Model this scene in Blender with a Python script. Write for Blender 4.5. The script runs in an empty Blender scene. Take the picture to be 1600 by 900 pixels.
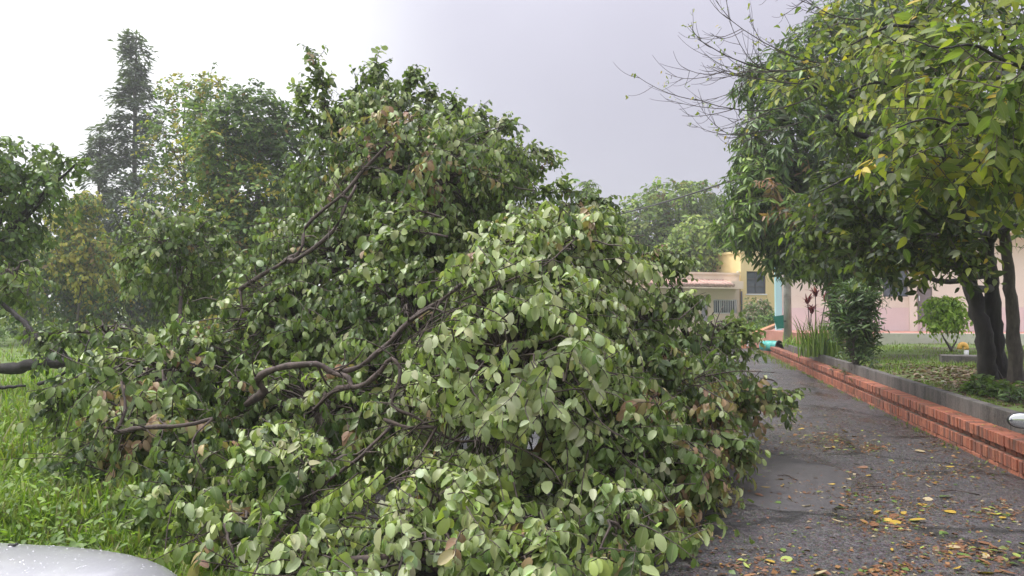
import bpy, bmesh, math, random
import numpy as np
from mathutils import Vector, Matrix
R = math.radians
rng = np.random.default_rng(11)
random.seed(11)
scene = bpy.context.scene
COL = scene.collection

# ------------------------------------------------------------------ camera, sky, sun, exposure
CAM = np.array([0.0, 0.0, 1.6]); FPX = 1200.0
YAW, PITCH = R(12.35), R(1.81)
RGT = np.array([math.cos(YAW), math.sin(YAW), 0.0])
FH = np.array([-math.sin(YAW), math.cos(YAW), 0.0]); ZUP = np.array([0, 0, 1.0])
FWD = math.cos(PITCH) * FH + math.sin(PITCH) * ZUP
UPV = -math.sin(PITCH) * FH + math.cos(PITCH) * ZUP
cam_d = bpy.data.cameras.new('camera'); cam = bpy.data.objects.new('camera', cam_d); COL.objects.link(cam)
cam.location = CAM; cam.rotation_euler = (R(90) + PITCH, 0, YAW)
cam_d.sensor_width = 36; cam_d.lens = 36 * FPX / 1600; cam_d.clip_end = 2000; cam_d.clip_start = 0.05
scene.camera = cam
scene.view_settings.view_transform = 'Standard'; scene.view_settings.look = 'None'
scene.view_settings.gamma = 1; scene.view_settings.exposure = 0.85
scene.cycles.use_denoising = True
scene.cycles.max_bounces = 8; scene.cycles.transparent_max_bounces = 8; scene.cycles.volume_bounces = 1
SUN_AZ, SUN_EL = -R(75) - YAW, R(63)          # azimuth measured clockwise from +Y
sun_d = bpy.data.lights.new('sun', 'SUN'); sun = bpy.data.objects.new('sun', sun_d); COL.objects.link(sun)
sun_d.energy = 1.5; sun_d.angle = R(11); sun_d.color = (1, 0.96, 0.9)
sdir = Vector((math.sin(SUN_AZ) * math.cos(SUN_EL), math.cos(SUN_AZ) * math.cos(SUN_EL), math.sin(SUN_EL)))
sun.rotation_euler = sdir.to_track_quat('Z', 'Y').to_euler()

def build_world():
    w = bpy.data.worlds.new('World'); scene.world = w; w.use_nodes = True
    nt = w.node_tree; N = nt.nodes; L = nt.links; N.clear()
    out = N.new('ShaderNodeOutputWorld'); bg = N.new('ShaderNodeBackground'); bg.inputs[1].default_value = 0.1
    sky = N.new('ShaderNodeTexSky'); sky.sky_type = 'NISHITA'; sky.sun_disc = False
    sky.sun_elevation = SUN_EL; sky.sun_rotation = SUN_AZ
    tc = N.new('ShaderNodeTexCoord')
    def math_(op, a, b=None, c=None):
        n = N.new('ShaderNodeMath'); n.operation = op
        for i, v in enumerate((a, b, c)):
            if v is None: continue
            if isinstance(v, (int, float)): n.inputs[i].default_value = v
            else: L.new(v, n.inputs[i])
        return n.outputs[0]
    dot = N.new('ShaderNodeVectorMath'); dot.operation = 'DOT_PRODUCT'; L.new(tc.outputs['Generated'], dot.inputs[0]); dot.inputs[1].default_value = RGT
    noi = N.new('ShaderNodeTexNoise'); noi.inputs['Scale'].default_value = 2.2; noi.inputs['Detail'].default_value = 5; L.new(tc.outputs['Generated'], noi.inputs['Vector'])
    d = math_('ADD', dot.outputs['Value'], math_('MULTIPLY', math_('SUBTRACT', noi.outputs[0], 0.5), 0.22))
    def ramp(v, a, b):
        m = N.new('ShaderNodeMapRange'); m.interpolation_type = 'SMOOTHSTEP'; m.inputs['From Min'].default_value = a; m.inputs['From Max'].default_value = b
        L.new(v, m.inputs['Value']); return m.outputs[0]
    def mix(f, a, b):
        m = N.new('ShaderNodeMix'); m.data_type = 'RGBA'
        for s, v in ((m.inputs[0], f), (m.inputs[6], a), (m.inputs[7], b)):
            if isinstance(v, tuple): s.default_value = (*v, 1)
            elif isinstance(v, float): s.default_value = v
            else: L.new(v, s)
        return m.outputs[2]
    grey = mix(ramp(d, -0.2, 0.35), (4.9, 4.8, 5.45), (4.15, 4.0, 4.7))
    cl = mix(ramp(d, -0.38, -0.02), (9.5, 9.5, 9.6), grey)
    # overcast sky: brighter towards the zenith (CIE overcast)
    sep = N.new('ShaderNodeSeparateXYZ'); L.new(tc.outputs['Generated'], sep.inputs[0])
    el = math_('MAXIMUM', sep.outputs[2], 0.0)
    gain = math_('ADD', math_('MULTIPLY_ADD', el, 0.1, 0.70), math_('MULTIPLY', math_('POWER', el, 3.0), 3.2))
    # slow billows in the cloud
    n2 = N.new('ShaderNodeTexNoise'); n2.inputs['Scale'].default_value = 3.0; n2.inputs['Detail'].default_value = 3; L.new(tc.outputs['Generated'], n2.inputs['Vector'])
    gain = math_('MULTIPLY', gain, math_('MULTIPLY_ADD', n2.outputs[0], 0.24, 0.88))
    vm = N.new('ShaderNodeVectorMath'); vm.operation = 'SCALE'; L.new(cl, vm.inputs[0]); L.new(gain, vm.inputs['Scale'])
    fin = mix(0.93, sky.outputs[0], vm.outputs[0])
    L.new(fin, bg.inputs[0]); L.new(bg.outputs[0], out.inputs[0])
build_world()

# ------------------------------------------------------------------ helpers
def at(px, py, d):
    px, py, d = np.asarray(px, float), np.asarray(py, float), np.asarray(d, float)
    return CAM + (FWD + ((px - 800) / FPX)[..., None] * RGT + ((450 - py) / FPX)[..., None] * UPV) * d[..., None]
def ground(px, py, z=0.0):
    px, py = np.asarray(px, float), np.asarray(py, float)
    r = FWD + ((px - 800) / FPX)[..., None] * RGT + ((450 - py) / FPX)[..., None] * UPV
    t = (z - CAM[2]) / r[..., 2]
    return CAM + r * t[..., None]
def proj(P):
    v = P - CAM; d = v @ FWD; ds = np.where(np.abs(d) < 1e-3, 1e-3, d)
    return 800 + FPX * (v @ RGT) / ds, 450 - FPX * (v @ UPV) / ds, d
def nrm(v):
    return v / np.maximum(np.linalg.norm(v, axis=-1, keepdims=True), 1e-9)

def tag(o, label=None, cat=None, group=None, kind=None):
    if label: o['label'] = label
    if cat: o['category'] = cat
    if group: o['group'] = group
    if kind: o['kind'] = kind
    return o
def empty(name, loc, label=None, cat=None, group=None, rz=0):
    o = bpy.data.objects.new(name, None); COL.objects.link(o); o.location = loc; o.rotation_euler = (0, 0, rz)
    o.empty_display_size = 0.2
    return tag(o, label, cat, group)
def link(name, me, parent=None, mat=None):
    o = bpy.data.objects.new(name, me); COL.objects.link(o)
    if mat is not None and len(me.materials) == 0: me.materials.append(mat)
    if parent is not None: o.parent = parent
    return o
def mesh_np(name, V, F, mat=None, col=None, smooth=False):
    """V (n,3), F (m,k) or list of such arrays"""
    me = bpy.data.meshes.new(name)
    Fs = [f for f in (F if isinstance(F, list) else [F]) if len(f)]
    V = np.ascontiguousarray(V, np.float32)
    me.vertices.add(len(V)); me.vertices.foreach_set('co', V.ravel())
    loops = np.concatenate([f.ravel() for f in Fs]).astype(np.int32)
    cnt = np.concatenate([np.full(len(f), f.shape[1]) for f in Fs]).astype(np.int32)
    st = np.concatenate([[0], np.cumsum(cnt)[:-1]]).astype(np.int32)
    me.loops.add(len(loops)); me.loops.foreach_set('vertex_index', loops)
    me.polygons.add(len(cnt)); me.polygons.foreach_set('loop_start', st); me.polygons.foreach_set('loop_total', cnt)
    if smooth: me.polygons.foreach_set('use_smooth', np.ones(len(cnt), bool))
    if col is not None:
        a = me.color_attributes.new('Col', 'FLOAT_COLOR', 'POINT'); a.data.foreach_set('color', np.ascontiguousarray(col, np.float32).ravel())
    me.update(calc_edges=True)
    if mat is not None: me.materials.append(mat)
    return me
def shift(o, V, parent):
    pass

class MB:
    """collects simple solids into one mesh"""
    def __init__(s): s.bm = bmesh.new()
    def box(s, x0, x1, y0, y1, z0, z1, M=None):
        vs = [s.bm.verts.new((x, y, z)) for z in (z0, z1) for y in (y0, y1) for x in (x0, x1)]
        for f in ((0, 2, 3, 1), (4, 5, 7, 6), (0, 1, 5, 4), (2, 6, 7, 3), (0, 4, 6, 2), (1, 3, 7, 5)):
            s.bm.faces.new([vs[i] for i in f])
        if M is not None:
            for v in vs: v.co = M @ v.co
        return vs
    def tube(s, pts, rad, n=10, cap=True):
        P = [Vector(p) for p in pts]; rings = []
        rad = rad if hasattr(rad, '__len__') else [rad] * len(P)
        prev = None
        for i, p in enumerate(P):
            t = (P[min(i + 1, len(P) - 1)] - P[max(i - 1, 0)]).normalized()
            if prev is None:
                a = t.orthogonal().normalized()
            else:
                a = (prev - t * prev.dot(t)).normalized()
            prev = a; b = t.cross(a)
            rings.append([s.bm.verts.new(p + (a * math.cos(k * 2 * math.pi / n) + b * math.sin(k * 2 * math.pi / n)) * rad[i]) for k in range(n)])
        for A, B in zip(rings, rings[1:]):
            for k in range(n):
                f = s.bm.faces.new((A[k], A[(k + 1) % n], B[(k + 1) % n], B[k])); f.smooth = True
        if cap: s.bm.faces.new(rings[0][::-1]); s.bm.faces.new(rings[-1])
        return rings
    def lathe(s, prof, n=24, M=None, close=False):
        rings = []
        for r, z in prof:
            rings.append([s.bm.verts.new((r * math.cos(k * 2 * math.pi / n), r * math.sin(k * 2 * math.pi / n), z)) for k in range(n)])
        rr = rings + ([rings[0]] if close else [])
        for A, B in zip(rr, rr[1:]):
            for k in range(n):
                f = s.bm.faces.new((A[k], A[(k + 1) % n], B[(k + 1) % n], B[k])); f.smooth = True
        if M is not None:
            for ring in rings:
                for v in ring: v.co = M @ v.co
        return rings
    def ball(s, c, r, M=None, u=16, v=10):
        m = Matrix.Translation(c) @ Matrix.Diagonal((*(r if hasattr(r, '__len__') else (r, r, r)), 1))
        if M is not None: m = M @ m
        g = bmesh.ops.create_uvsphere(s.bm, u_segments=u, v_segments=v, radius=1, matrix=m)
        for vv in g['verts']:
            for f in vv.link_faces: f.smooth = True
    def quad(s, pts): return s.bm.faces.new([s.bm.verts.new(p) for p in pts])
    def build(s, name, mat, parent=None, bevel=0):
        if bevel:
            bmesh.ops.bevel(s.bm, geom=s.bm.edges[:], offset=bevel, segments=2, affect='EDGES', profile=0.7, clamp_overlap=True)
        bmesh.ops.recalc_face_normals(s.bm, faces=s.bm.faces[:])
        me = bpy.data.meshes.new(name); s.bm.to_mesh(me); s.bm.free(); me.materials.append(mat)
        return link(name, me, parent)

# ------------------------------------------------------------------ materials
def new_mat(name):
    m = bpy.data.materials.new(name); m.use_nodes = True; nt = m.node_tree
    b = nt.nodes['Principled BSDF']
    return m, nt, nt.nodes, nt.links, b
def _mix(N, L, f, a, b, mode='MIX'):
    m = N.new('ShaderNodeMix'); m.data_type = 'RGBA'; m.blend_type = mode
    for s, v in ((m.inputs[0], f), (m.inputs[6], a), (m.inputs[7], b)):
        if isinstance(v, tuple): s.default_value = (*v, 1)
        elif isinstance(v, (int, float)): s.default_value = v
        else: L.new(v, s)
    return m.outputs[2]
def _noise(N, L, scale, detail=4, rough=0.55, vec=None, obj=True, stretch=None):
    tc = N.new('ShaderNodeTexCoord'); n = N.new('ShaderNodeTexNoise')
    n.inputs['Scale'].default_value = scale; n.inputs['Detail'].default_value = detail; n.inputs['Roughness'].default_value = rough
    v = tc.outputs['Object'] if obj else N.new('ShaderNodeNewGeometry').outputs['Position']
    if stretch:
        mp = N.new('ShaderNodeMapping'); mp.inputs['Scale'].default_value = stretch; L.new(v, mp.inputs[0]); v = mp.outputs[0]
    L.new(v, n.inputs['Vector']); return n.outputs[0]
def _range(N, L, v, a, b, c=0.0, d=1.0):
    m = N.new('ShaderNodeMapRange'); m.inputs[1].default_value = a; m.inputs[2].default_value = b; m.inputs[3].default_value = c; m.inputs[4].default_value = d
    L.new(v, m.inputs[0]); return m.outputs[0]
def _bump(N, L, h, b, strength=0.4, dist=0.02):
    n = N.new('ShaderNodeBump'); n.inputs['Strength'].default_value = strength; n.inputs['Distance'].default_value = dist
    L.new(h, n.inputs['Height']); L.new(n.outputs[0], b.inputs['Normal'])

def surf(name, c1, c2, scale=4, rough=0.7, bump=0.3, bscale=40, dist=0.01, c3=None, s3=1.2, lo=0.55, hi=0.75, metal=0, stretch=None, world=True, spec=0.5):
    m, nt, N, L, b = new_mat(name)
    col = _mix(N, L, _range(N, L, _noise(N, L, scale, 6, 0.6, obj=not world, stretch=stretch), 0.3, 0.7), c1, c2)
    if c3: col = _mix(N, L, _range(N, L, _noise(N, L, s3, 6, 0.65, obj=not world, stretch=stretch), lo, hi), col, c3)
    L.new(col, b.inputs['Base Color']); b.inputs['Roughness'].default_value = rough; b.inputs['Metallic'].default_value = metal
    b.inputs['Specular IOR Level'].default_value = spec
    if bump: _bump(N, L, _noise(N, L, bscale, 5, 0.6, obj=not world), b, bump, dist)
    return m

def leaf_mat(name, rough=0.42, trans=0.24, under=0.3, spec=0.42, under_col=(0.27, 0.33, 0.18)):
    m, nt, N, L, b = new_mat(name)
    a = N.new('ShaderNodeAttribute'); a.attribute_name = 'Col'
    nz = _noise(N, L, 9, 3, 0.6, obj=False)
    c = _mix(N, L, _range(N, L, nz, 0.3, 0.75, 0, 0.45), a.outputs['Color'], (0.02, 0.03, 0.01), 'MULTIPLY')
    c = _mix(N, L, _range(N, L, nz, 0.35, 0.7, 0.0, 0.25), a.outputs['Color'], c)
    rib = _range(N, L, a.outputs['Alpha'], 0.88, 1.0)
    c = _mix(N, L, _range(N, L, rib, 0, 1, 0, 0.35), c, (0.3, 0.32, 0.16))
    g = N.new('ShaderNodeNewGeometry')
    bf = N.new('ShaderNodeMath'); bf.operation = 'MULTIPLY'; L.new(g.outputs['Backfacing'], bf.inputs[0]); bf.inputs[1].default_value = under
    c = _mix(N, L, bf.outputs[0], c, under_col)
    L.new(c, b.inputs['Base Color']); b.inputs['Specular IOR Level'].default_value = spec
    rg = _mix(N, L, g.outputs['Backfacing'], (rough, rough, rough), (0.75, 0.75, 0.75)); L.new(rg, b.inputs['Roughness'])
    t = N.new('ShaderNodeBsdfTranslucent')
    tcx = N.new('ShaderNodeMix'); tcx.data_type = 'RGBA'; tcx.blend_type = 'MULTIPLY'; tcx.inputs[0].default_value = 1
    L.new(c, tcx.inputs[6]); tcx.inputs[7].default_value = (1.5, 1.7, 0.55, 1); L.new(tcx.outputs[2], t.inputs[0])
    ms = N.new('ShaderNodeMixShader'); ms.inputs[0].default_value = trans
    L.new(b.outputs[0], ms.inputs[1]); L.new(t.outputs[0], ms.inputs[2]); L.new(ms.outputs[0], N['Material Output'].inputs[0])
    return m
M = {}
M['leaf'] = leaf_mat('oval_leaf')
M['leaf_far'] = leaf_mat('far_leaf', rough=0.55, trans=0.28, under=0.15, spec=0.3)
M['leaf_mango'] = leaf_mat('lance_leaf', rough=0.4, trans=0.22, under=0.15)
M['leaf_broad'] = leaf_mat('broad_leaf', rough=0.45, trans=0.38, under=0.2)
M['grass'] = leaf_mat('grass_blade', rough=0.5, trans=0.35, under=0.0, spec=0.3)
M['dead'] = leaf_mat('fallen_leaf_skin', rough=0.4, trans=0.1, under=0.15, under_col=(0.3, 0.24, 0.13))
def bark_mat(name, c1, c2, c3=None, lich=0.0, scale=14, dist=0.012):
    m, nt, N, L, b = new_mat(name)
    n = _noise(N, L, scale, 8, 0.7, obj=False, stretch=(1, 1, 0.28))
    c = _mix(N, L, _range(N, L, n, 0.32, 0.66), c1, c2)
    if c3: c = _mix(N, L, _range(N, L, _noise(N, L, 22, 5, 0.65, obj=False), 0.66 - lich, 0.72 - lich), c, c3)
    L.new(c, b.inputs['Base Color']); b.inputs['Roughness'].default_value = 0.75
    _bump(N, L, n, b, 0.9, dist); return m
M['bark'] = bark_mat('brown_bark', (0.022, 0.015, 0.012), (0.10, 0.07, 0.058), (0.26, 0.25, 0.23), 0.01, 22)
M['bark_dark'] = bark_mat('dark_wet_bark', (0.006, 0.005, 0.005), (0.032, 0.026, 0.022), (0.06, 0.065, 0.03), 0.0, 9, 0.03)
M['bark_pale'] = bark_mat('blotched_bark', (0.03, 0.024, 0.02), (0.10, 0.085, 0.07), (0.42, 0.40, 0.36), -0.03, 16, 0.01)
M['bark_far'] = bark_mat('far_bark', (0.05, 0.04, 0.035), (0.12, 0.10, 0.09))
M['twig'] = bark_mat('twig_bark', (0.03, 0.022, 0.018), (0.10, 0.075, 0.06))

def road_mat():
    m, nt, N, L, b = new_mat('wet_asphalt')
    pos = N.new('ShaderNodeNewGeometry').outputs['Position']
    vor = N.new('ShaderNodeTexVoronoi'); vor.inputs['Scale'].default_value = 62; L.new(pos, vor.inputs['Vector'])
    agg = _mix(N, L, _range(N, L, vor.outputs['Distance'], 0.1, 0.75), (0.13, 0.117, 0.117), (0.026, 0.023, 0.024))
    agg = _mix(N, L, 0.35, agg, vor.outputs['Color'], 'SOFT_LIGHT')
    v2 = N.new('ShaderNodeTexVoronoi'); v2.inputs['Scale'].default_value = 34; v2.inputs['Randomness'].default_value = 1; L.new(pos, v2.inputs['Vector'])
    sp = N.new('ShaderNodeSeparateColor'); L.new(v2.outputs['Color'], sp.inputs[0])
    agg = _mix(N, L, _range(N, L, sp.outputs[0], 0.66, 0.98, 0, 0.45), agg, (0.22, 0.205, 0.205))
    agg = _mix(N, L, _range(N, L, sp.outputs[1], 0.55, 0.95, 0, 0.55), agg, (0.016, 0.0145, 0.0145))
    big = _range(N, L, _noise(N, L, 0.55, 6, 0.62, obj=False), 0.35, 0.68)
    bg_ = N.new('ShaderNodeMath'); bg_.operation = 'MULTIPLY'; bg_.inputs[1].default_value = 0.6; L.new(big, bg_.inputs[0]); c = _mix(N, L, bg_.outputs[0], agg, (0.05, 0.045, 0.046))
    # worn silt, brownish
    silt = _range(N, L, _noise(N, L, 1.7, 8, 0.7, obj=False), 0.55, 0.75, 0, 0.55)
    c = _mix(N, L, silt, c, (0.10, 0.08, 0.068))
    # cracks
    wn = N.new('ShaderNodeTexNoise'); wn.inputs['Scale'].default_value = 3.5; wn.inputs['Detail'].default_value = 4; L.new(pos, wn.inputs['Vector'])
    wv = N.new('ShaderNodeVectorMath'); wv.operation = 'MULTIPLY_ADD'; L.new(wn.outputs['Color'], wv.inputs[0]); wv.inputs[1].default_value = (0.5, 0.5, 0); L.new(pos, wv.inputs[2])
    cr = N.new('ShaderNodeTexVoronoi'); cr.feature = 'DISTANCE_TO_EDGE'; cr.inputs['Scale'].default_value = 0.55; L.new(wv.outputs[0], cr.inputs['Vector'])
    crk = _range(N, L, cr.outputs['Distance'], 0.006, 0.034, 1, 0)
    crm = N.new('ShaderNodeMath'); crm.operation = 'MULTIPLY'; L.new(crk, crm.inputs[0]); L.new(_range(N, L, _noise(N, L, 0.9, 2, obj=False), 0.36, 0.46), crm.inputs[1])
    c = _mix(N, L, crm.outputs[0], c, (0.012, 0.011, 0.01))
    L.new(c, b.inputs['Base Color'])
    wet = _range(N, L, _noise(N, L, 0.8, 7, 0.66, obj=False, stretch=(1.2, 0.5, 1)), 0.44, 0.62)
    fine = _range(N, L, _noise(N, L, 26, 3, 0.7, obj=False), 0.32, 0.7, -0.16, 0.18)
    ra = N.new('ShaderNodeMath'); ra.operation = 'ADD'; L.new(_range(N, L, wet, 0, 1, 0.48, 0.13), ra.inputs[0]); L.new(fine, ra.inputs[1])
    L.new(ra.outputs[0], b.inputs['Roughness'])
    b.inputs['Specular IOR Level'].default_value = 0.5
    h = N.new('ShaderNodeMath'); h.operation = 'MULTIPLY_ADD'; L.new(vor.outputs['Distance'], h.inputs[0]); h.inputs[1].default_value = -0.5
    L.new(_noise(N, L, 25, 6, 0.7, obj=False), h.inputs[2])
    bn = N.new('ShaderNodeBump'); bn.inputs['Distance'].default_value = 0.026
    L.new(_range(N, L, wet, 0, 1, 0.95, 0.4), bn.inputs['Strength']); L.new(h.outputs[0], bn.inputs['Height']); L.new(bn.outputs[0], b.inputs['Normal'])
    return m
M['road'] = road_mat()
M['patch'] = surf('asphalt_patch_skin', (0.06, 0.056, 0.058), (0.09, 0.083, 0.085), 14, 0.42, 0.6, 70, 0.008)
M['soil'] = surf('grassy_soil', (0.07, 0.12, 0.022), (0.14, 0.20, 0.04), 3, 0.9, 0.6, 18, 0.05, (0.06, 0.045, 0.028), 1.0, 0.55, 0.7)
M['lawn'] = surf('lawn_soil', (0.08, 0.13, 0.028), (0.13, 0.19, 0.04), 3, 0.9, 0.6, 30, 0.03, (0.06, 0.045, 0.03), 0.6, 0.5, 0.62)
def brick_mat():
    m, nt, N, L, b = new_mat('fired_brick')
    oi = N.new('ShaderNodeObjectInfo')
    g = N.new('ShaderNodeNewGeometry')
    rnd = N.new('ShaderNodeMath'); rnd.operation = 'ADD'; L.new(oi.outputs['Random'], rnd.inputs[0]); L.new(g.outputs['Random Per Island'], rnd.inputs[1])
    fr = N.new('ShaderNodeMath'); fr.operation = 'FRACT'; L.new(rnd.outputs[0], fr.inputs[0])
    ramp = N.new('ShaderNodeValToRGB'); e = ramp.color_ramp.elements
    e[0].position = 0; e[0].color = (0.26, 0.075, 0.045, 1); e[1].position = 1; e[1].color = (0.50, 0.175, 0.10, 1)
    x = e.new(0.5); x.color = (0.36, 0.105, 0.058, 1); x = e.new(0.8); x.color = (0.44, 0.15, 0.08, 1); x = e.new(0.1); x.color = (0.17, 0.07, 0.05, 1)
    L.new(fr.outputs[0], ramp.inputs[0])
    c = _mix(N, L, _range(N, L, _noise(N, L, 24, 6, 0.7, obj=False), 0.35, 0.72, 0, 0.7), ramp.outputs[0], (0.19, 0.085, 0.06))
    c = _mix(N, L, _range(N, L, _noise(N, L, 2.3, 6, 0.7, obj=False), 0.5, 0.72, 0, 0.8), c, (0.06, 0.05, 0.035))
    L.new(c, b.inputs['Base Color']); b.inputs['Roughness'].default_value = 0.62
    _bump(N, L, _noise(N, L, 90, 5, 0.7, obj=False), b, 0.5, 0.006); return m
M['brick'] = brick_mat()
M['mortar'] = surf('mortar', (0.09, 0.055, 0.042), (0.26, 0.19, 0.15), 20, 0.9, 0.5, 90, 0.004)
def concrete_mat():
    m, nt, N, L, b = new_mat('stained_concrete')
    st = _noise(N, L, 2.2, 8, 0.72, obj=False, stretch=(1, 1.6, 0.35))
    c = _mix(N, L, _range(N, L, st, 0.38, 0.62), (0.025, 0.023, 0.022), (0.12, 0.108, 0.10))
    c = _mix(N, L, _range(N, L, _noise(N, L, 30, 6, 0.7, obj=False), 0.4, 0.7, 0, 0.35), c, (0.24, 0.22, 0.2))
    c = _mix(N, L, _range(N, L, _noise(N, L, 1.1, 6, 0.7, obj=False), 0.58, 0.7, 0, 0.6), c, (0.055, 0.065, 0.03))
    L.new(c, b.inputs['Base Color']); b.inputs['Roughness'].default_value = 0.8
    _bump(N, L, _noise(N, L, 60, 6, 0.7, obj=False), b, 0.5, 0.008); return m
M['concrete'] = concrete_mat()
M['pole'] = surf('pole_concrete', (0.30, 0.29, 0.27), (0.42, 0.41, 0.39), 3, 0.85, 0.3, 50, 0.006, (0.18, 0.17, 0.16), 2, 0.55, 0.7)
M['plinth'] = surf('pale_plinth', (0.52, 0.50, 0.44), (0.66, 0.63, 0.56), 2, 0.85, 0.3, 40, 0.006, (0.3, 0.3, 0.24), 1.5, 0.6, 0.75)
M['cream'] = surf('cream_plaster', (0.74, 0.67, 0.58), (0.79, 0.73, 0.65), 1.5, 0.85, 0.2, 60, 0.003)
M['pink'] = surf('pink_plaster', (0.70, 0.58, 0.58), (0.75, 0.64, 0.64), 1.5, 0.8, 0.2, 60, 0.003)
M['peach'] = surf('peach_plaster', (0.74, 0.58, 0.44), (0.79, 0.65, 0.51), 1.2, 0.85, 0.2, 60, 0.003)
M['yellow'] = surf('yellow_plaster', (0.72, 0.56, 0.27), (0.78, 0.63, 0.34), 1.2, 0.85, 0.2, 60, 0.003)
M['cyan'] = surf('pale_blue_plaster', (0.36, 0.62, 0.66), (0.42, 0.68, 0.72), 1.2, 0.8, 0.2, 60, 0.003)
M['tile_red'] = surf('red_floor_tile', (0.38, 0.17, 0.13), (0.48, 0.24, 0.19), 2.5, 0.45, 0.2, 50, 0.004)
M['roof_tile'] = surf('clay_roof_tile', (0.40, 0.24, 0.19), (0.52, 0.36, 0.30), 6, 0.8, 0.3, 50, 0.006, (0.2, 0.13, 0.1), 3, 0.55, 0.7)
M['edging'] = surf('orange_edging', (0.46, 0.19, 0.10), (0.56, 0.26, 0.15), 5, 0.75, 0.3, 50, 0.006)
M['frame'] = surf('dark_metal_frame', (0.05, 0.05, 0.06), (0.08, 0.08, 0.09), 4, 0.5, 0)
M['white'] = surf('white_paint', (0.75, 0.75, 0.74), (0.8, 0.8, 0.8), 4, 0.5, 0)
M['grey_door'] = surf('grey_door_paint', (0.20, 0.19, 0.20), (0.25, 0.24, 0.25), 2, 0.6, 0)
M['louvre'] = surf('grey_louvre_paint', (0.42, 0.38, 0.42), (0.5, 0.46, 0.5), 2, 0.6, 0)
M['wire'] = surf('black_cable', (0.03, 0.03, 0.03), (0.05, 0.05, 0.05), 4, 0.6, 0)
M['green'] = surf('green_plastic', (0.01, 0.16, 0.12), (0.015, 0.21, 0.16), 3, 0.42, 0.15, 30, 0.004, (0.05, 0.12, 0.09), 5, 0.6, 0.8)
M['teal'] = surf('teal_plastic', (0.05, 0.33, 0.29), (0.08, 0.40, 0.35), 3, 0.45, 0.15, 30, 0.004)
M['black'] = surf('black_rubber', (0.015, 0.015, 0.015), (0.025, 0.025, 0.025), 6, 0.7, 0.2, 60, 0.003)
M['pipe_yellow'] = surf('yellow_pipe_paint', (0.66, 0.36, 0.07), (0.72, 0.44, 0.10), 6, 0.5, 0)
M['wood'] = surf('weathered_post', (0.16, 0.13, 0.11), (0.28, 0.23, 0.19), 5, 0.85, 0.4, 30, 0.006, stretch=(1, 1, 0.2))
M['chrome'] = surf('chrome', (0.75, 0.75, 0.76), (0.8, 0.8, 0.8), 4, 0.12, 0, metal=1)
def glass_mat(name, c, rough=0.05):
    m, nt, N, L, b = new_mat(name)
    L.new(_mix(N, L, _noise(N, L, 1.5, 2, obj=False), c, tuple(min(1, x * 1.3) for x in c)), b.inputs['Base Color'])
    b.inputs['Roughness'].default_value = rough; b.inputs['Specular IOR Level'].default_value = 0.9
    return m
M['glass'] = glass_mat('window_glass', (0.06, 0.075, 0.10))
M['mirror'] = surf('mirror_silver', (0.58, 0.60, 0.60), (0.66, 0.67, 0.67), 2, 0.04, 0, metal=1)
def paint_mat():
    m, nt, N, L, b = new_mat('silver_car_paint')
    L.new(_mix(N, L, _noise(N, L, 300, 2, obj=True), (0.50, 0.50, 0.54), (0.62, 0.62, 0.66)), b.inputs['Base Color'])
    b.inputs['Metallic'].default_value = 0.55; b.inputs['Roughness'].default_value = 0.34
    b.inputs['Coat Weight'].default_value = 0.8; b.inputs['Coat Roughness'].default_value = 0.08
    _bump(N, L, _noise(N, L, 130, 3, 0.6), b, 0.12, 0.002)
    return m
M['paint'] = paint_mat()
def drop_mat():
    m, nt, N, L, b = new_mat('water_drop')
    L.new(_mix(N, L, _noise(N, L, 5, 2), (0.5, 0.5, 0.54), (0.6, 0.6, 0.64)), b.inputs['Base Color'])
    b.inputs['Roughness'].default_value = 0.08; b.inputs['Specular IOR Level'].default_value = 0.9; return m
M['drop'] = drop_mat()

# ------------------------------------------------------------------ leaf templates
def tmpl_rows(ys, ws, fold=0.12, bend=0.12, ripple=0.0):
    V = [(0, 0, 0)]; A = [1.0]
    for i, (y, w) in enumerate(zip(ys, ws)):
        for s in (-1, 0, 1):
            V.append((s * w, y, abs(s) * w * fold - bend * y * y + (ripple * ((-1) ** i) * abs(s)))); A.append(1.0 if s == 0 else 0.0)
    V.append((0, 1, -bend)); A.append(1.0); n = len(ys); F = []
    F += [(0, 2, 1), (0, 3, 2)]
    for i in range(n - 1):
        a = 1 + 3 * i; b = a + 3
        F += [(a, a + 1, b), (a + 1, b + 1, b), (a + 1, a + 2, b + 1), (a + 2, b + 2, b + 1)]
    a = 1 + 3 * (n - 1); t = len(V) - 1
    F += [(a, a + 1, t), (a + 1, a + 2, t)]
    return np.array(V, float), np.array(F, int), np.array(A, float)
T_OVAL = tmpl_rows([0.10, 0.36, 0.66, 0.90], [0.17, 0.30, 0.30, 0.165], 0.30, 0.2)
T_OVAL2 = tmpl_rows([0.12, 0.40, 0.70, 0.93], [0.18, 0.30, 0.315, 0.16], -0.12, 0.34)
T_OVAL3 = tmpl_rows([0.10, 0.34, 0.62, 0.88], [0.16, 0.27, 0.28, 0.17], 0.55, 0.10)
def twist(T, a, curl):
    V = T[0].copy(); an = a * V[:, 1]; x, z = V[:, 0].copy(), V[:, 2].copy(); V[:, 0] = x * np.cos(an) - z * np.sin(an); V[:, 2] = x * np.sin(an) + z * np.cos(an) - curl * V[:, 1] ** 3; return V, T[1], T[2]
T_OVAL4 = twist(T_OVAL, 0.9, 0.25); T_OVAL5 = twist(tmpl_rows([0.10, 0.34, 0.62, 0.88], [0.13, 0.24, 0.25, 0.12], 0.7, 0.3), -0.7, 0.2)
T_OVALS = (T_OVAL, T_OVAL2, T_OVAL3, T_OVAL4, T_OVAL5)
T_OVATE = tmpl_rows([0.12, 0.32, 0.6, 0.82], [0.17, 0.25, 0.2, 0.1], 0.2, 0.2, 0.01)
T_LANCE = tmpl_rows([0.2, 0.5, 0.78], [0.085, 0.125, 0.08], 0.25, 0.22)
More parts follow.
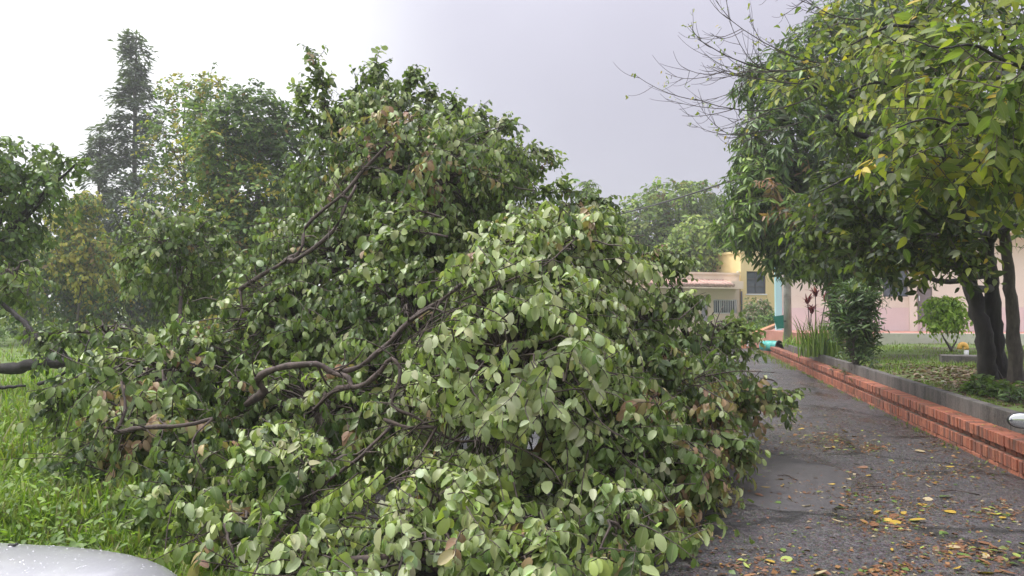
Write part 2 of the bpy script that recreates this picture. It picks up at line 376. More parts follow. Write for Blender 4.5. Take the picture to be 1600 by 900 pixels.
T_SMALL = (np.array([(0, 0, 0), (-0.3, 0.5, 0.08), (0.3, 0.5, 0.08), (0, 1, -0.08)], float), np.array([(0, 2, 1), (1, 2, 3)], int), np.array([1, 0.3, 0.3, 1.0]))
T_NEEDLE = (np.array([(0, 0, 0), (-0.14, 0.5, 0.03), (0.14, 0.5, 0.03), (0, 1, -0.1)], float), np.array([(0, 2, 1), (1, 2, 3)], int), np.array([1, 0.3, 0.3, 1.0]))

def leaf_basis(axis, normal):
    Y = nrm(axis); Z = nrm(normal - (normal * Y).sum(1, keepdims=True) * Y); X = np.cross(Y, Z)
    return X, Y, Z
def leaves_geo(T, pos, axis, normal, size, col, wid=None):
    V0, F0, A0 = T; n = len(pos); k = len(V0)
    X, Y, Z = leaf_basis(axis, normal)
    w = size if wid is None else size * wid
    V = pos[:, None] + (V0[None, :, 0:1] * w[:, None, None]) * X[:, None] + (V0[None, :, 1:2] * size[:, None, None]) * Y[:, None] + (V0[None, :, 2:3] * size[:, None, None]) * Z[:, None]
    F = F0[None] + (np.arange(n) * k)[:, None, None]
    C = np.ones((n, k, 4)); C[:, :, :3] = col[:, None]; C[:, :, 3] = A0[None]
    return V.reshape(-1, 3), F.reshape(-1, 3), C.reshape(-1, 4)
def join_geo(parts):
    Vs, Fs, Cs = [], [], []; o = 0
    for V, F, C in parts:
        Vs.append(V); Fs.append(F + o); Cs.append(C); o += len(V)
    return np.concatenate(Vs), np.concatenate(Fs), np.concatenate(Cs)
def tubes(P, rad, n=3):
    """P (N,K,3) paths, rad (N,K)"""
    N_, K, _ = P.shape
    t = nrm(np.gradient(P, axis=1)); ref = np.where(np.abs(t[..., 2:3]) > 0.9, np.array([1.0, 0, 0]), np.array([0, 0, 1.0]))
    a = nrm(np.cross(t, ref)); b = np.cross(t, a)
    ang = np.arange(n) * 2 * np.pi / n
    V = P[:, :, None] + rad[:, :, None, None] * (a[:, :, None] * np.cos(ang)[:, None] + b[:, :, None] * np.sin(ang)[:, None])
    idx = np.arange(N_ * K * n).reshape(N_, K, n)
    A = idx[:, :-1]; B = idx[:, 1:]
    F = np.stack([A, np.roll(A, -1, 2), np.roll(B, -1, 2), B], -1).reshape(-1, 4)
    return V.reshape(-1, 3), F
def catmull(P, sub=6):
    P = np.asarray(P, float); Q = np.vstack([2 * P[0] - P[1], P, 2 * P[-1] - P[-2]]); out = []
    for i in range(1, len(Q) - 2):
        p0, p1, p2, p3 = Q[i - 1:i + 3]
        for t in np.linspace(0, 1, sub, endpoint=False):
            out.append(0.5 * ((2 * p1) + (-p0 + p2) * t + (2 * p0 - 5 * p1 + 4 * p2 - p3) * t * t + (-p0 + 3 * p1 - 3 * p2 + p3) * t ** 3))
    out.append(P[-1]); return np.array(out)
def limb(name, P, r0, r1, mat, parent, n=10, wob=0.02, knots=0.12, sub=6, flare=0.0):
    """a bent limb with knots, world coordinates; parent is an Empty at some place"""
    Q = catmull(P, sub); K = len(Q)
    Q[1:-1] += rng.normal(0, wob, (K - 2, 3)) * min(1, r0 * 8)
    t = np.linspace(0, 1, K); rad = (r0 + (r1 - r0) * t ** 0.85) * (1 + rng.normal(0, knots, K) * 0.6)
    if flare: rad *= 1 + flare * np.exp(-t * 9)
    V, F = tubes(Q[None], rad[None], n)
    V += rng.normal(0, 1, V.shape) * (np.repeat(rad, n)[:, None] * 0.06)
    caps = [np.arange(n)[::-1][None], (np.arange(n) + (K - 1) * n)[None]]
    V = V - np.array(parent.location)
    me = mesh_np(name, V, [F] + caps, mat, smooth=True)
    return link(name, me, parent)

def ellipsoid_pts(n, c, r, lo=0.55, hi=1.0):
    """r: three world axis vectors rows; returns points and outward normals"""
    u = nrm(rng.normal(size=(n, 3))); q = lo + (hi - lo) * np.sqrt(rng.random(n))
    loc = u * q[:, None]
    A = np.array(r); L = np.linalg.norm(A, axis=1, keepdims=True); E = A / L
    return c + loc @ A, nrm((u / L[:, 0]) @ E)
def lobe_px(px, py, d, rx, ry, rd):
    return at(px, py, d), np.array([RGT * rx * d / FPX, ZUP * ry * d / FPX, FH * rd])

def sprays(bases, dirs, lens, outn, nl, droop=0.35, leaf=0.1, leafvar=0.25, hang=0.6, spread=0.8, jit=0.45, face=0.6):
    """twigs with leaves set in two rows: returns twig paths and leaf arrays"""
    n = len(bases); K = 5; t = np.linspace(0, 1, K)
    side0 = nrm(rng.normal(size=(n, 3)))
    P = bases[:, None] + dirs[:, None] * (lens[:, None] * t)[..., None] + np.array([0, 0, -1.0]) * (droop * lens[:, None] * t ** 2)[..., None] + side0[:, None] * (0.12 * lens[:, None] * np.sin(t * 3))[..., None]
    tl = np.linspace(0.12, 1.0, nl)[None] + rng.normal(0, 0.03, (n, nl)); tl = np.clip(tl, 0, 1)
    pos = bases[:, None] + dirs[:, None] * (lens[:, None] * tl)[..., None] + np.array([0, 0, -1.0]) * (droop * lens[:, None] * tl ** 2)[..., None] + side0[:, None] * (0.12 * lens[:, None] * np.sin(tl * 3))[..., None]
    tan = nrm(dirs[:, None] + np.array([0, 0, -2.0]) * (droop * tl)[..., None])
    up = nrm(outn * face + np.array([0, 0, 0.75]) + rng.normal(0, 0.25, (n, 3)))
    side = nrm(np.cross(tan, up[:, None]))
    sg = np.where(np.arange(nl) % 2 == 0, 1.0, -1.0)[None, :, None]
    ax = tan * 0.45 + side * sg * spread + np.array([0, 0, -hang]) + rng.normal(0, 0.25, (n, nl, 3))
    nr = up[:, None] + rng.normal(0, jit, (n, nl, 3))
    sz = leaf * (1 + rng.normal(0, leafvar, (n, nl))); sz = np.clip(sz, leaf * 0.4, leaf * 1.6) * np.where(tl > 0.93, 0.75, 1)
    tw = np.repeat(np.arange(n), nl)
    return P, pos.reshape(-1, 3), ax.reshape(-1, 3), nr.reshape(-1, 3), sz.reshape(-1), tw

def pick_front(pos, size, k, cell=15):
    """indices of the k leaves that show largest in the photograph"""
    px, py, d = proj(pos); ok = (d > 0.5) & (px > 0) & (px < 1600) & (py > 0) & (py < 900)
    ii = np.where(ok)[0]; order = ii[np.argsort(d[ii])]
    key = (px[order] // cell).astype(int) * 1000 + (py[order] // cell).astype(int)
    _, first = np.unique(key, return_index=True); fr = order[first]
    sc = size[fr] / d[fr]
    return fr[np.argsort(-sc)][:k]
def leaf_parts(root, T, idx, pos, axis, normal, size, palette, pidx, mat):
    """the largest leaves as objects that share a few meshes"""
    X, Y, Z = leaf_basis(axis[idx], normal[idx]); cache = {}; loc = np.array(root.location); Ts = [T] if isinstance(T[0], np.ndarray) else list(T)
    for j, i in enumerate(idx):
        k = (int(pidx[i]), j % len(Ts))
        if k not in cache:
            V0, F0, A0 = Ts[k[1]]; C = np.ones((len(V0), 4)); C[:, :3] = palette[k[0]]; C[:, 3] = A0
            cache[k] = mesh_np('leaf', V0, F0, mat, C, smooth=True)
        o = bpy.data.objects.new('leaf', cache[k]); COL.objects.link(o); o.parent = root
        s = size[i]; m = np.eye(4); m[:3, 0] = X[j] * s; m[:3, 1] = Y[j] * s; m[:3, 2] = Z[j] * s; m[:3, 3] = pos[i] - loc
        o.matrix_basis = Matrix(m.tolist())

# ------------------------------------------------------------------ the setting: ground, road, lawn
def grid_sheet(name, xs, ys, zf, mat, kind='structure'):
    X, Y = np.meshgrid(xs, ys); Z = zf(X, Y); V = np.stack([X, Y, Z], -1).reshape(-1, 3)
    nx, ny = len(xs), len(ys); idx = np.arange(nx * ny).reshape(ny, nx)
    F = np.stack([idx[:-1, :-1], idx[:-1, 1:], idx[1:, 1:], idx[1:, :-1]], -1).reshape(-1, 4)
    return tag(link(name, mesh_np(name, V, F, mat, smooth=True)), kind=kind)
def verge_z(X, Y):
    z = -0.03 + 0.16 * np.clip((-2.7 - X) / 2.5, 0, 1) + 0.05 * np.sin(X * 1.7 + 0.6) * np.sin(Y * 1.3) * np.clip((-2.7 - X) / 1.5, 0, 1)
    return z
gx = np.concatenate([[-230, -160, -100, -60, -40], np.arange(-30, -2, 0.7), np.arange(-2, 4, 1.0), [8, 14, 24, 40, 70, 120, 230]])
gy = np.concatenate([[-60, -30, -12], np.arange(-6, 40, 0.8), [44, 50, 60, 75, 100, 150, 230, 300]])
grid_sheet('ground', gx, gy, lambda X, Y: verge_z(X, Y) - 0.02 * (X > -2.6), M['soil'])
WX, CX, CY1 = 3.18, 3.40, 27.3
def road_z(X, Y):
    return 0.012 + 0.012 * np.sin(X * 2.1 + Y * 0.7) * np.sin(Y * 1.9 - X) * np.clip((3.0 - X) * 3, 0, 1) * np.clip((X + 2.4) * 2, 0, 1)
grid_sheet('road', np.arange(-2.7, 3.31, 0.15), np.arange(-8, 46.1, 0.3), road_z, M['road'])
def lawn_z(X, Y):
    return 0.47 + 0.05 * np.sin(X * 0.9) * np.sin(Y * 0.7) + 0.03 * np.clip(X - 4, 0, 6) / 6
grid_sheet('lawn', np.arange(CX + 0.10, 42, 0.6), np.arange(-6, 34.1, 0.6), lawn_z, M['lawn'])
# repaired patch in the asphalt
c = ground(1222, 748); ang = np.linspace(0, 2 * np.pi, 40, endpoint=False)
rr = 1 + 0.08 * np.sin(ang * 3 + 1) + 0.05 * np.sin(ang * 5)
ring = np.stack([c[0] + 0.62 * rr * np.cos(ang), c[1] + 1.35 * rr * np.sin(ang), 0 * ang], -1)
Vp = []; Fp = []; nr_ = 6
for k in range(nr_ + 1):
    q = ring.copy(); q[:, :2] = c[:2] + (ring[:, :2] - c[:2]) * (0.02 + 0.98 * k / nr_); q[:, 2] = road_z(q[:, 0], q[:, 1]) + (0.007 if k < nr_ else -0.004); Vp.append(q)
Vp = np.concatenate(Vp)
for k in range(nr_):
    for j in range(40): Fp.append((k * 40 + j, k * 40 + (j + 1) % 40, (k + 1) * 40 + (j + 1) % 40, (k + 1) * 40 + j))
tag(link('asphalt_patch', mesh_np('asphalt_patch', Vp, np.array(Fp), M['patch'], smooth=True)), kind='structure')

# ------------------------------------------------------------------ brick wall with its rows of bricks
wall = empty('brick_wall', (WX, 18, 0), 'long low red brick wall with a recessed course running along the wet road', 'brick wall')
Y0, Y1 = 3.2, 33.0
m = MB(); m.box(0.055, 0.2, Y0 - 18, Y1 - 18, 0, 0.348); m.box(0.012, 0.06, Y0 - 18, Y1 - 18, -0.02, 0.175); m.box(0.012, 0.06, Y0 - 18, Y1 - 18, 0.245, 0.35)
m.build('mortar_core', M['mortar'], wall)
def brick_mesh(dx, dy, dz):
    bm = bmesh.new(); g = bmesh.ops.create_cube(bm, size=1)
    for v in g['verts']: v.co = (v.co.x * dx, v.co.y * dy, v.co.z * dz)
    bmesh.ops.bevel(bm, geom=bm.edges[:], offset=0.005, segments=1, affect='EDGES')
    me = bpy.data.meshes.new('brick'); bm.to_mesh(me); bm.free(); me.materials.append(M['brick']); return me
specs = []
def course(z0, z1, pitch, x0, depth, off=0.0):
    me = brick_mesh(depth, pitch - 0.010, z1 - z0 - 0.006)
    y = Y0 + off
    while y + pitch < Y1:
        specs.append((me, WX + x0 + depth / 2 + random.gauss(0, 0.004), y + pitch / 2, (z0 + z1) / 2 + random.gauss(0, 0.0012), random.gauss(0, 0.012), random.gauss(0, 0.008)))
        y += pitch
course(-0.012, 0.052, 0.245, 0.0, 0.10)
course(0.054, 0.178, 0.067, -0.006, 0.10)
course(0.180, 0.240, 0.135, 0.045, 0.10, 0.03)
course(0.242, 0.364, 0.067, -0.010, 0.222, 0.02)
def brick_score(s):
    p = np.array([[s[1], s[2], s[3]]]); px, py, d = proj(p)
    return 1 / d[0] * (1 if px[0] < 1640 and d[0] > 0 else 0)
specs.sort(key=brick_score, reverse=True)
rest = bmesh.new()
for i, (me, x, y, z, a, b_) in enumerate(specs):
    Mx = Matrix.Translation((x - WX, y - 18, z)) @ Matrix.Rotation(a, 4, 'Z') @ Matrix.Rotation(b_, 4, 'X')
    if i < 300:
        o = bpy.data.objects.new('brick', me); COL.objects.link(o); o.parent = wall; o.matrix_basis = Mx
    else:
        k = len(rest.verts); rest.from_mesh(me); rest.verts.ensure_lookup_table()
        bmesh.ops.transform(rest, matrix=Mx, verts=rest.verts[k:])
me = bpy.data.meshes.new('brickwork'); rest.to_mesh(me); rest.free(); me.materials.append(M['brick'])
tag(link('brickwork', me, wall), kind='stuff')

# concrete retaining wall behind it, cast in lengths
cw = empty('concrete_wall', (CX, 15, 0), 'dark stained low concrete wall holding back the lawn behind the red bricks', 'retaining wall')
ys = [3.0, 6.0, 9.1, 12.0, 15.2, 18.1, 21.2, 24.3, CY1]
for a, b_ in zip(ys, ys[1:]):
    m = MB(); m.box(0.003 + random.gauss(0, 0.003), 0.125, a - 15 + 0.004, b_ - 15 - 0.004, 0, 0.54 + random.gauss(0, 0.004))
    o = m.build('wall_segment', M['concrete'], cw, bevel=0.012)

# ------------------------------------------------------------------ buildings
def px_x(px, d): return at(px, 450, d)
def z_at(py, d): return 1.6 + (488 - py) / FPX * d
# local frames: origin on the ground, u runs along the facade to the right, v goes away from the camera
class Frame:
    def __init__(s, p, q, z=0):
        s.o = np.array([p[0], p[1], z]); u = np.array([q[0] - p[0], q[1] - p[1], 0]); s.w = np.linalg.norm(u); s.u = u / s.w; s.v = np.array([-s.u[1], s.u[0], 0])
        s.rz = math.atan2(s.u[1], s.u[0])
    def box(s, m, u0, u1, v0, v1, z0, z1): m.box(u0, u1, v0, v1, z0, z1)
    def upx(s, px):
        """distance along the facade that the sight line through column px meets"""
        r = FH + (px - 800) / FPX * RGT; A = np.array([[s.u[0], -r[0]], [s.u[1], -r[1]]]); b_ = np.array([CAM[0] - s.o[0], CAM[1] - s.o[1]])
        return np.linalg.solve(A, b_)[0]
    def depth(s, u): return float((s.o + s.u * u - CAM) @ FH)
    def zpy(s, px, py): return 1.6 + (488 - py) / FPX * s.depth(s.upx(px))
def window(F, root, u0, u1, z0, z1, cols, rows, mat_f, mat_g, fr=0.05, v=0.0, bars=0.035, sill=None):
    m = MB(); m.box(u0, u1, v - 0.03, v + 0.05, z0, z0 + fr); m.box(u0, u1, v - 0.03, v + 0.05, z1 - fr, z1); m.box(u0, u0 + fr, v - 0.028, v + 0.05, z0 + fr, z1 - fr); m.box(u1 - fr, u1, v - 0.028, v + 0.05, z0 + fr, z1 - fr)
    for i in range(1, cols):
        x = u0 + (u1 - u0) * i / cols; m.box(x - bars / 2, x + bars / 2, v - 0.02, v + 0.03, z0 + fr, z1 - fr)
    for j in range(1, rows):
        z = z0 + (z1 - z0) * j / rows; m.box(u0 + fr, u1 - fr, v - 0.023, v + 0.028, z - bars / 2, z + bars / 2)
    w = m.build('window', mat_f, root)
    for i in range(cols):
        for j in range(rows):
            a = u0 + (u1 - u0) * i / cols; b_ = u0 + (u1 - u0) * (i + 1) / cols; c_ = z0 + (z1 - z0) * j / rows; d_ = z0 + (z1 - z0) * (j + 1) / rows
            m = MB(); m.box(a + 0.02, b_ - 0.02, v + 0.012, v + 0.022, c_ + 0.02, d_ - 0.02); m.build('pane', mat_g, w)
    if sill: m = MB(); m.box(u0 - 0.06, u1 + 0.06, v - 0.12, v + 0.03, z0 - 0.07, z0 - 0.003); m.build('sill', sill, w)
    return w
def wall_with_holes(m, u0, u1, z0, z1, v0, v1, holes):
    """solid wall between v0 and v1 with rectangular openings"""
    us = sorted({u0, u1, *[h[0] for h in holes], *[h[1] for h in holes]})
    for a, b_ in zip(us, us[1:]):
        hs = sorted([h for h in holes if h[0] <= a + 1e-6 and h[1] >= b_ - 1e-6], key=lambda h: h[2]); z = z0
        for h in hs:
            if h[2] > z: m.box(a, b_, v0, v1, z, h[2])
            z = h[3]
        if z < z1: m.box(a, b_, v0, v1, z, z1)

# pink and cream school block on the right
p0 = at(1212, 488, 32.0); p1 = at(1640, 488, 28.9)
FS = Frame(p0, p1); school = empty('school_building', FS.o, 'cream building with a pink lower band and pale blue end wall behind the lawn trees', 'building', rz=FS.rz)
FL = 0.86
W = FS.w + 14
win = []
for a, b_ in ((1290, 1326), (1380, 1419)): win.append((FS.upx(a), FS.upx(b_), 2.22, 3.5))
ud0, ud1 = FS.upx(1433), FS.upx(1457); udz0, udz1 = FS.zpy(1445, 500), FS.zpy(1445, 448)
holes = win + [(ud0, ud1, udz0, udz1)]
zb = FL + 0.93
uw = [(x[0] + 5.2, x[1] + 5.2, x[2], x[3]) for x in win[1:]] + [(x[0] + 8.2, x[1] + 8.2, x[2], x[3]) for x in win[1:]]
holes += uw
m = MB(); wall_with_holes(m, 0.25, W, zb, 4.6, 0, 0.2, [(h[0], h[1], max(h[2], zb), h[3]) for h in holes]); m.build('upper_wall', M['cream'], school)
m = MB(); wall_with_holes(m, 0.25, W, 0, zb - 0.004, -0.012, 0.2, [(ud0, ud1, udz0, zb)]); m.build('lower_wall', M['pink'], school)
m = MB(); m.box(0.0, 0.246, -0.05, 7.0, 0, 4.6); m.build('end_wall', M['cyan'], school)
m = MB(); m.box(-0.5, W + 0.3, -0.7, 7.5, 4.604, 4.85); m.build('roof', M['cream'], school)
m = MB(); m.box(0.25, W, 6.8, 7.0, 0, 4.6); m.box(W - 0.2, W, 0.2, 6.8, 0, 4.6); m.build('back_wall', M['cream'], school)
for h in win + uw: window(FS, school, *h, 2, 2, M['frame'], M['glass'], v=0.1, sill=M['cream'])
for pa, pb in ((1420, 1432),):
    m = MB(); m.box(FS.upx(pa), FS.upx(pb), -0.16, -0.02, FL, 4.6); m.build('pilaster', M['cream'], school)
m = MB(); m.box(ud0 + 0.01, ud1 - 0.01, 0.08, 0.13, udz0, udz1 - 0.01); d_ = m.build('door', M['grey_door'], school)
m = MB(); m.box(ud0 + 0.06, ud0 + 0.1, 0.02, 0.08, udz0 + 0.75, udz0 + 0.95); m.build('handle', M['chrome'], d_)
# terrace of red tiles and the pale plinth in front of it
pl = [np.array(at(1368, 500, 26.6)), np.array(at(1640, 500, 25.6))]
FT = Frame(pl[0], pl[1])
terr = bpy.data.meshes.new('terrace')
q = [pl[0] + FT.v * 0.12, pl[1] + FT.u * 8 + FT.v * 0.12, FS.o + FS.u * (W + 2), FS.o - FS.u * 0.5, at(1245, 500, 27.6)]
bm = bmesh.new(); f = bm.faces.new([bm.verts.new((p[0], p[1], FL)) for p in q]); e = bmesh.ops.extrude_face_region(bm, geom=[f])
for v in [g for g in e['geom'] if isinstance(g, bmesh.types.BMVert)]: v.co.z = FL - 0.5
bmesh.ops.recalc_face_normals(bm, faces=bm.faces[:]); bm.to_mesh(terr); bm.free()
tag(link('terrace', terr, None, M['tile_red']), kind='structure')
m = MB(); m.box(0, FT.w + 8, 0, 0.115, 0.3, FL + 0.02); o = m.build('plinth', M['plinth'], bevel=0.012); o.location = FT.o; o.rotation_euler = (0, 0, FT.rz)
tag(o, 'pale low concrete plinth edging the red tiled terrace of the school', 'plinth')
# red paved ramp between road end and terrace with its orange edging
def poly_sheet(name, pts, mat, kind='structure', thick=0.25):
    bm = bmesh.new(); f = bm.faces.new([bm.verts.new(tuple(p)) for p in pts]); e = bmesh.ops.extrude_face_region(bm, geom=[f])
    for v in [g for g in e['geom'] if isinstance(g, bmesh.types.BMVert)]: v.co.z -= thick
    bmesh.ops.recalc_face_normals(bm, faces=bm.faces[:]); me = bpy.data.meshes.new(name); bm.to_mesh(me); bm.free(); return tag(link(name, me, None, mat), kind=kind)
rA, rB, rC, rD = at(1168, 534.5, 33.5), at(1245, 533, 31.0), at(1262, 512, 35), at(1222, 507, 38)
poly_sheet('path', [rA, rB, rC, rD], M['tile_red'])
m = MB()
eA, eB = at(1166, 530, 34.0), at(1224, 505.5, 38.5); dv = nrm(np.array([-(eB - eA)[1], (eB - eA)[0], 0])) * 0.22; up = np.array([0, 0, 0.12])
def prism(m, a, b_, w, h):
    lo = [a, a + w, b_ + w, b_]; bt = [m.bm.verts.new(tuple(p - np.array([0, 0, 0.5]))) for p in lo]; tp = [m.bm.verts.new(tuple(p + np.array([0, 0, h]))) for p in lo]
    m.bm.faces.new(tp); m.bm.faces.new(bt[::-1])
    for i in range(4): m.bm.faces.new((bt[i], bt[(i + 1) % 4], tp[(i + 1) % 4], tp[i]))
prism(m, eA, eB, dv, 0.1)
o = m.build('edging_wall', M['edging'], bevel=0.01); tag(o, 'orange brick edging sloping up beside the red paved ramp at the road end', 'edging')
# grassy bank at the foot of the yellow tower
bank = [at(1120, 540, 36), at(1172, 531, 35), at(1226, 505, 39.5), at(1226, 492, 44), at(1120, 500, 44)]
poly_sheet('grass_bank', bank, M['lawn'], thick=1.2)

# yellow tower block
pa, pb = at(1158, 488, 43), at(1203, 488, 43.6); FY = Frame(pa, pb)
yb = empty('stair_tower', FY.o, 'tall yellow block with a dark gridded window beside the low peach house', 'building', rz=FY.rz)
zt = FY.zpy(1180, 396); wy = FY.w + 2.2
wu0, wu1, wz0, wz1 = FY.upx(1167), FY.upx(1197), FY.zpy(1180, 459), FY.zpy(1180, 424)
m = MB(); wall_with_holes(m, 0, wy, 0, zt, 0, 0.25, [(wu0, wu1, wz0, wz1)]); m.box(0, 0.25, 0.25, 5, 0, zt); m.box(wy - 0.25, wy, 0.25, 5, 0, zt); m.box(0.25, wy - 0.25, 4.75, 5, 0, zt); m.build('wall', M['yellow'], yb)
m = MB(); m.box(-0.06, wy + 0.06, -0.06, 5.06, zt + 0.003, zt + 0.14); m.build('roof', M['yellow'], yb)
window(FY, yb, wu0, wu1, wz0, wz1, 2, 3, M['frame'], M['glass'], v=0.08, sill=M['white'], fr=0.06, bars=0.05)
m = MB(); m.tube([(-0.6, -0.5, zt - 1.1), (-0.02, 0.1, zt - 1.06)], 0.03); m.build('spout', M['white'], yb)

# low peach house with clay tiles over the porch
pa, pb = at(1040, 488, 41.0), at(1157, 488, 42.8); FHs = Frame(pa, pb)
hb = empty('low_house', FHs.o, 'low peach house with a strip of clay roof tiles and white window grilles', 'house', rz=FHs.rz)
zt = FHs.zpy(1110, 429); wz = [FHs.zpy(1110, 500), FHs.zpy(1110, 468)]
du0, du1, dz1 = FHs.upx(1096), FHs.upx(1107), FHs.zpy(1100, 463)
g1 = (FHs.upx(1054), FHs.upx(1088), wz[0] + 0.35, wz[1]); g2 = (FHs.upx(1115), FHs.upx(1152), wz[0] + 0.35, wz[1])
m = MB(); wall_with_holes(m, -3, FHs.w - 0.05, 0, zt, 0, 0.25, [g1, g2, (du0, du1, 1.1, dz1)]); m.box(-3, -2.75, 0.25, 6, 0, zt); m.box(FHs.w - 0.3, FHs.w - 0.05, 0.25, 6, 0, zt); m.build('wall', M['peach'], hb)
m = MB(); m.box(-3.05, FHs.w - 0.03, -0.05, 6.05, zt + 0.003, zt + 0.12); m.build('roof', M['peach'], hb)
m = MB(); m.box(du0 + 0.005, du1 - 0.005, 0.1, 0.15, 1.1, dz1 - 0.01); do = m.build('door', M['louvre'], hb)
for k in range(12):
    z = 1.15 + k * (dz1 - 1.25) / 12; m = MB(); m.box(du0 + 0.04, du1 - 0.04, 0.07, 0.098, z, z + 0.06); m.build('slat', M['louvre'], do)
for g in (g1, g2):
    w = window(FHs, hb, *g, 3, 1, M['white'], M['glass'], v=0.14)
    for k in range(11):
        x = g[0] + (g[1] - g[0]) * (k + 0.5) / 11; m = MB(); m.tube([(x, -0.03, g[2]), (x, -0.03, g[3])], 0.018, 6); m.build('grille_bar', M['white'], w)
c0 = FHs.upx(1132)
m = MB(); m.box(c0, FHs.w - 0.25, -0.6, -0.004, FHs.zpy(1140, 452), FHs.zpy(1140, 440)); m.build('canopy', M['peach'], hb, bevel=0.01)
rt = empty('tile_strip', (0, 0, 0)); rt.parent = hb
zr0, zr1 = FHs.zpy(1110, 447), FHs.zpy(1110, 438.5); x = -1.5
m = MB(); m.box(-1.6, c0 - 0.01, -0.9, -0.006, zr0 - 0.16, zr0 - 0.09); m.build('soffit', M['peach'], rt)
tme = None
while x < c0 - 0.1:
    m = MB(); m.tube([(0, -0.95, 0), (0, -0.5, (zr1 - zr0) * 0.5), (0, -0.01, zr1 - zr0)], [0.09, 0.085, 0.08], 8)
    if tme is None: o = m.build('tile', M['roof_tile'], rt); tme = o.data
    else: m.bm.free(); o = link('tile', tme, rt)
    o.location = (x, random.gauss(0, 0.015), zr0 + random.gauss(0, 0.008)); x += 0.185
m = MB(); m.tube([(FHs.w + 0.02, -0.08, 0.3), (FHs.w + 0.02, -0.08, zt - 0.9)], 0.05, 8); m.build('drainpipe', M['frame'], hb)

# ------------------------------------------------------------------ street furniture on the right
pp = at(1230.5, 488, 28.3); zg = 0.42
pole = empty('utility_pole', (pp[0], pp[1], zg), 'grey round concrete utility pole standing at the far end of the low wall', 'utility pole')
m = MB(); m.tube([(0, 0, -0.3), (0, 0, 3), (0, 0, 7.4)], [0.145, 0.13, 0.10], 20); m.build('shaft', M['pole'], pole)
m = MB(); m.box(-0.6, 0.6, -0.05, 0.05, 6.35, 6.45); m.build('crossarm', M['wood'], pole)
for s in (-0.5, 0.5):
    m = MB(); m.lathe([(0.02, 6.45), (0.02, 6.5), (0.045, 6.52), (0.03, 6.56), (0.045, 6.58), (0.0, 6.62)], 10, Matrix.Translation((s, 0, 0))); m.build('insulator', M['white'], pole)
p2 = at(835, 488, 50.0)
pole2 = empty('utility_pole', (p2[0], p2[1], 0), 'far concrete utility pole standing beyond the fallen tree', 'utility pole')
m = MB(); m.tube([(0, 0, -0.3), (0, 0, 3), (0, 0, 7.6)], [0.145, 0.13, 0.10], 16); m.build('shaft', M['pole'], pole2)
m = MB(); m.box(-0.6, 0.6, -0.05, 0.05, 7.0, 7.1); m.build('crossarm', M['wood'], pole2)
wa = np.array([pp[0] - 0.5, pp[1], zg + 6.63]); wb = np.array([p2[0], p2[1], 7.13]); t = np.linspace(0, 1, 24)[:, None]
m = MB(); m.tube((wa + (wb - wa) * t + np.array([0, 0, -1.0]) * (0.45 * 4 * t * (1 - t))), 0.034, 6)
tag(m.build('power_line', M['wire']), 'single dark power cable sagging across the grey sky between poles', 'cable')
# green litter bin strapped to the pole
b0 = at(1219.5, 503, 27.95)
gb = empty('litter_bin', (b0[0], b0[1], b0[2] - 0.24), 'dark green open litter bin hanging on the grey utility pole', 'litter bin', rz=-YAW)
m = MB(); bm = m.bm
def bucket(bm, bw, bd, tw, td, h, th=0.015):
    def ring(w, d_, z): return [bm.verts.new((sx * w / 2, sy * d_ / 2, z)) for sx, sy in ((-1, -1), (1, -1), (1, 1), (-1, 1))]
    a, b_, c_, d_ = ring(bw, bd, 0), ring(tw, td, h), ring(tw - 2 * th, td - 2 * th, h), ring(bw - 2 * th, bd - 2 * th, th)
    for p, q in ((a, b_), (b_, c_), (c_, d_)):
        for i in range(4): bm.faces.new((p[i], p[(i + 1) % 4], q[(i + 1) % 4], q[i]))
    bm.faces.new(a[::-1]); bm.faces.new(d_)
bucket(bm, 0.24, 0.2, 0.34, 0.3, 0.47); o = m.build('body', M['green'], gb); o.rotation_euler = (0, R(-8), 0)
m = MB(); m.box(0.1, 0.2, -0.02, 0.02, 0.25, 0.29); m.build('bracket', M['frame'], gb)
# teal drum lying on its side past the wall end
d0 = at(1204, 540.5, 28.0)
dr = empty('barrel', (d0[0], d0[1], d0[2]), 'teal plastic drum lying on its side with its dark mouth open', 'barrel', rz=-YAW + R(-28))
Rx = Matrix.Rotation(R(90), 4, 'Y')
m = MB(); m.lathe([(0.0, -0.36), (0.175, -0.36), (0.185, -0.33), (0.185, -0.12), (0.195, -0.11), (0.195, -0.09), (0.185, -0.08), (0.185, 0.10), (0.195, 0.11), (0.195, 0.13), (0.185, 0.14), (0.19, 0.33)], 26, Rx); m.build('body', M['teal'], dr)
m = MB(); m.lathe([(0.19, 0.33), (0.215, 0.33), (0.215, 0.37), (0.17, 0.37), (0.165, -0.33), (0.0, -0.34)], 26, Rx); m.build('rim', M['black'], dr)
# white pipe elbow
e0 = at(1168, 541, 31.5); e1 = at(1168, 534, 31.5); e2 = at(1184, 532.5, 31.5)
m = MB(); q = catmull(np.array([e0, e0 + (e1 - e0) * 0.8, e1 + (e2 - e1) * 0.08, e1 + (e2 - e1) * 0.3, e2]), 5); m.tube(q, 0.035, 10)
tag(m.build('drain_pipe', M['white']), 'thin white plastic pipe elbow rising at the far end of the brick wall', 'pipe')
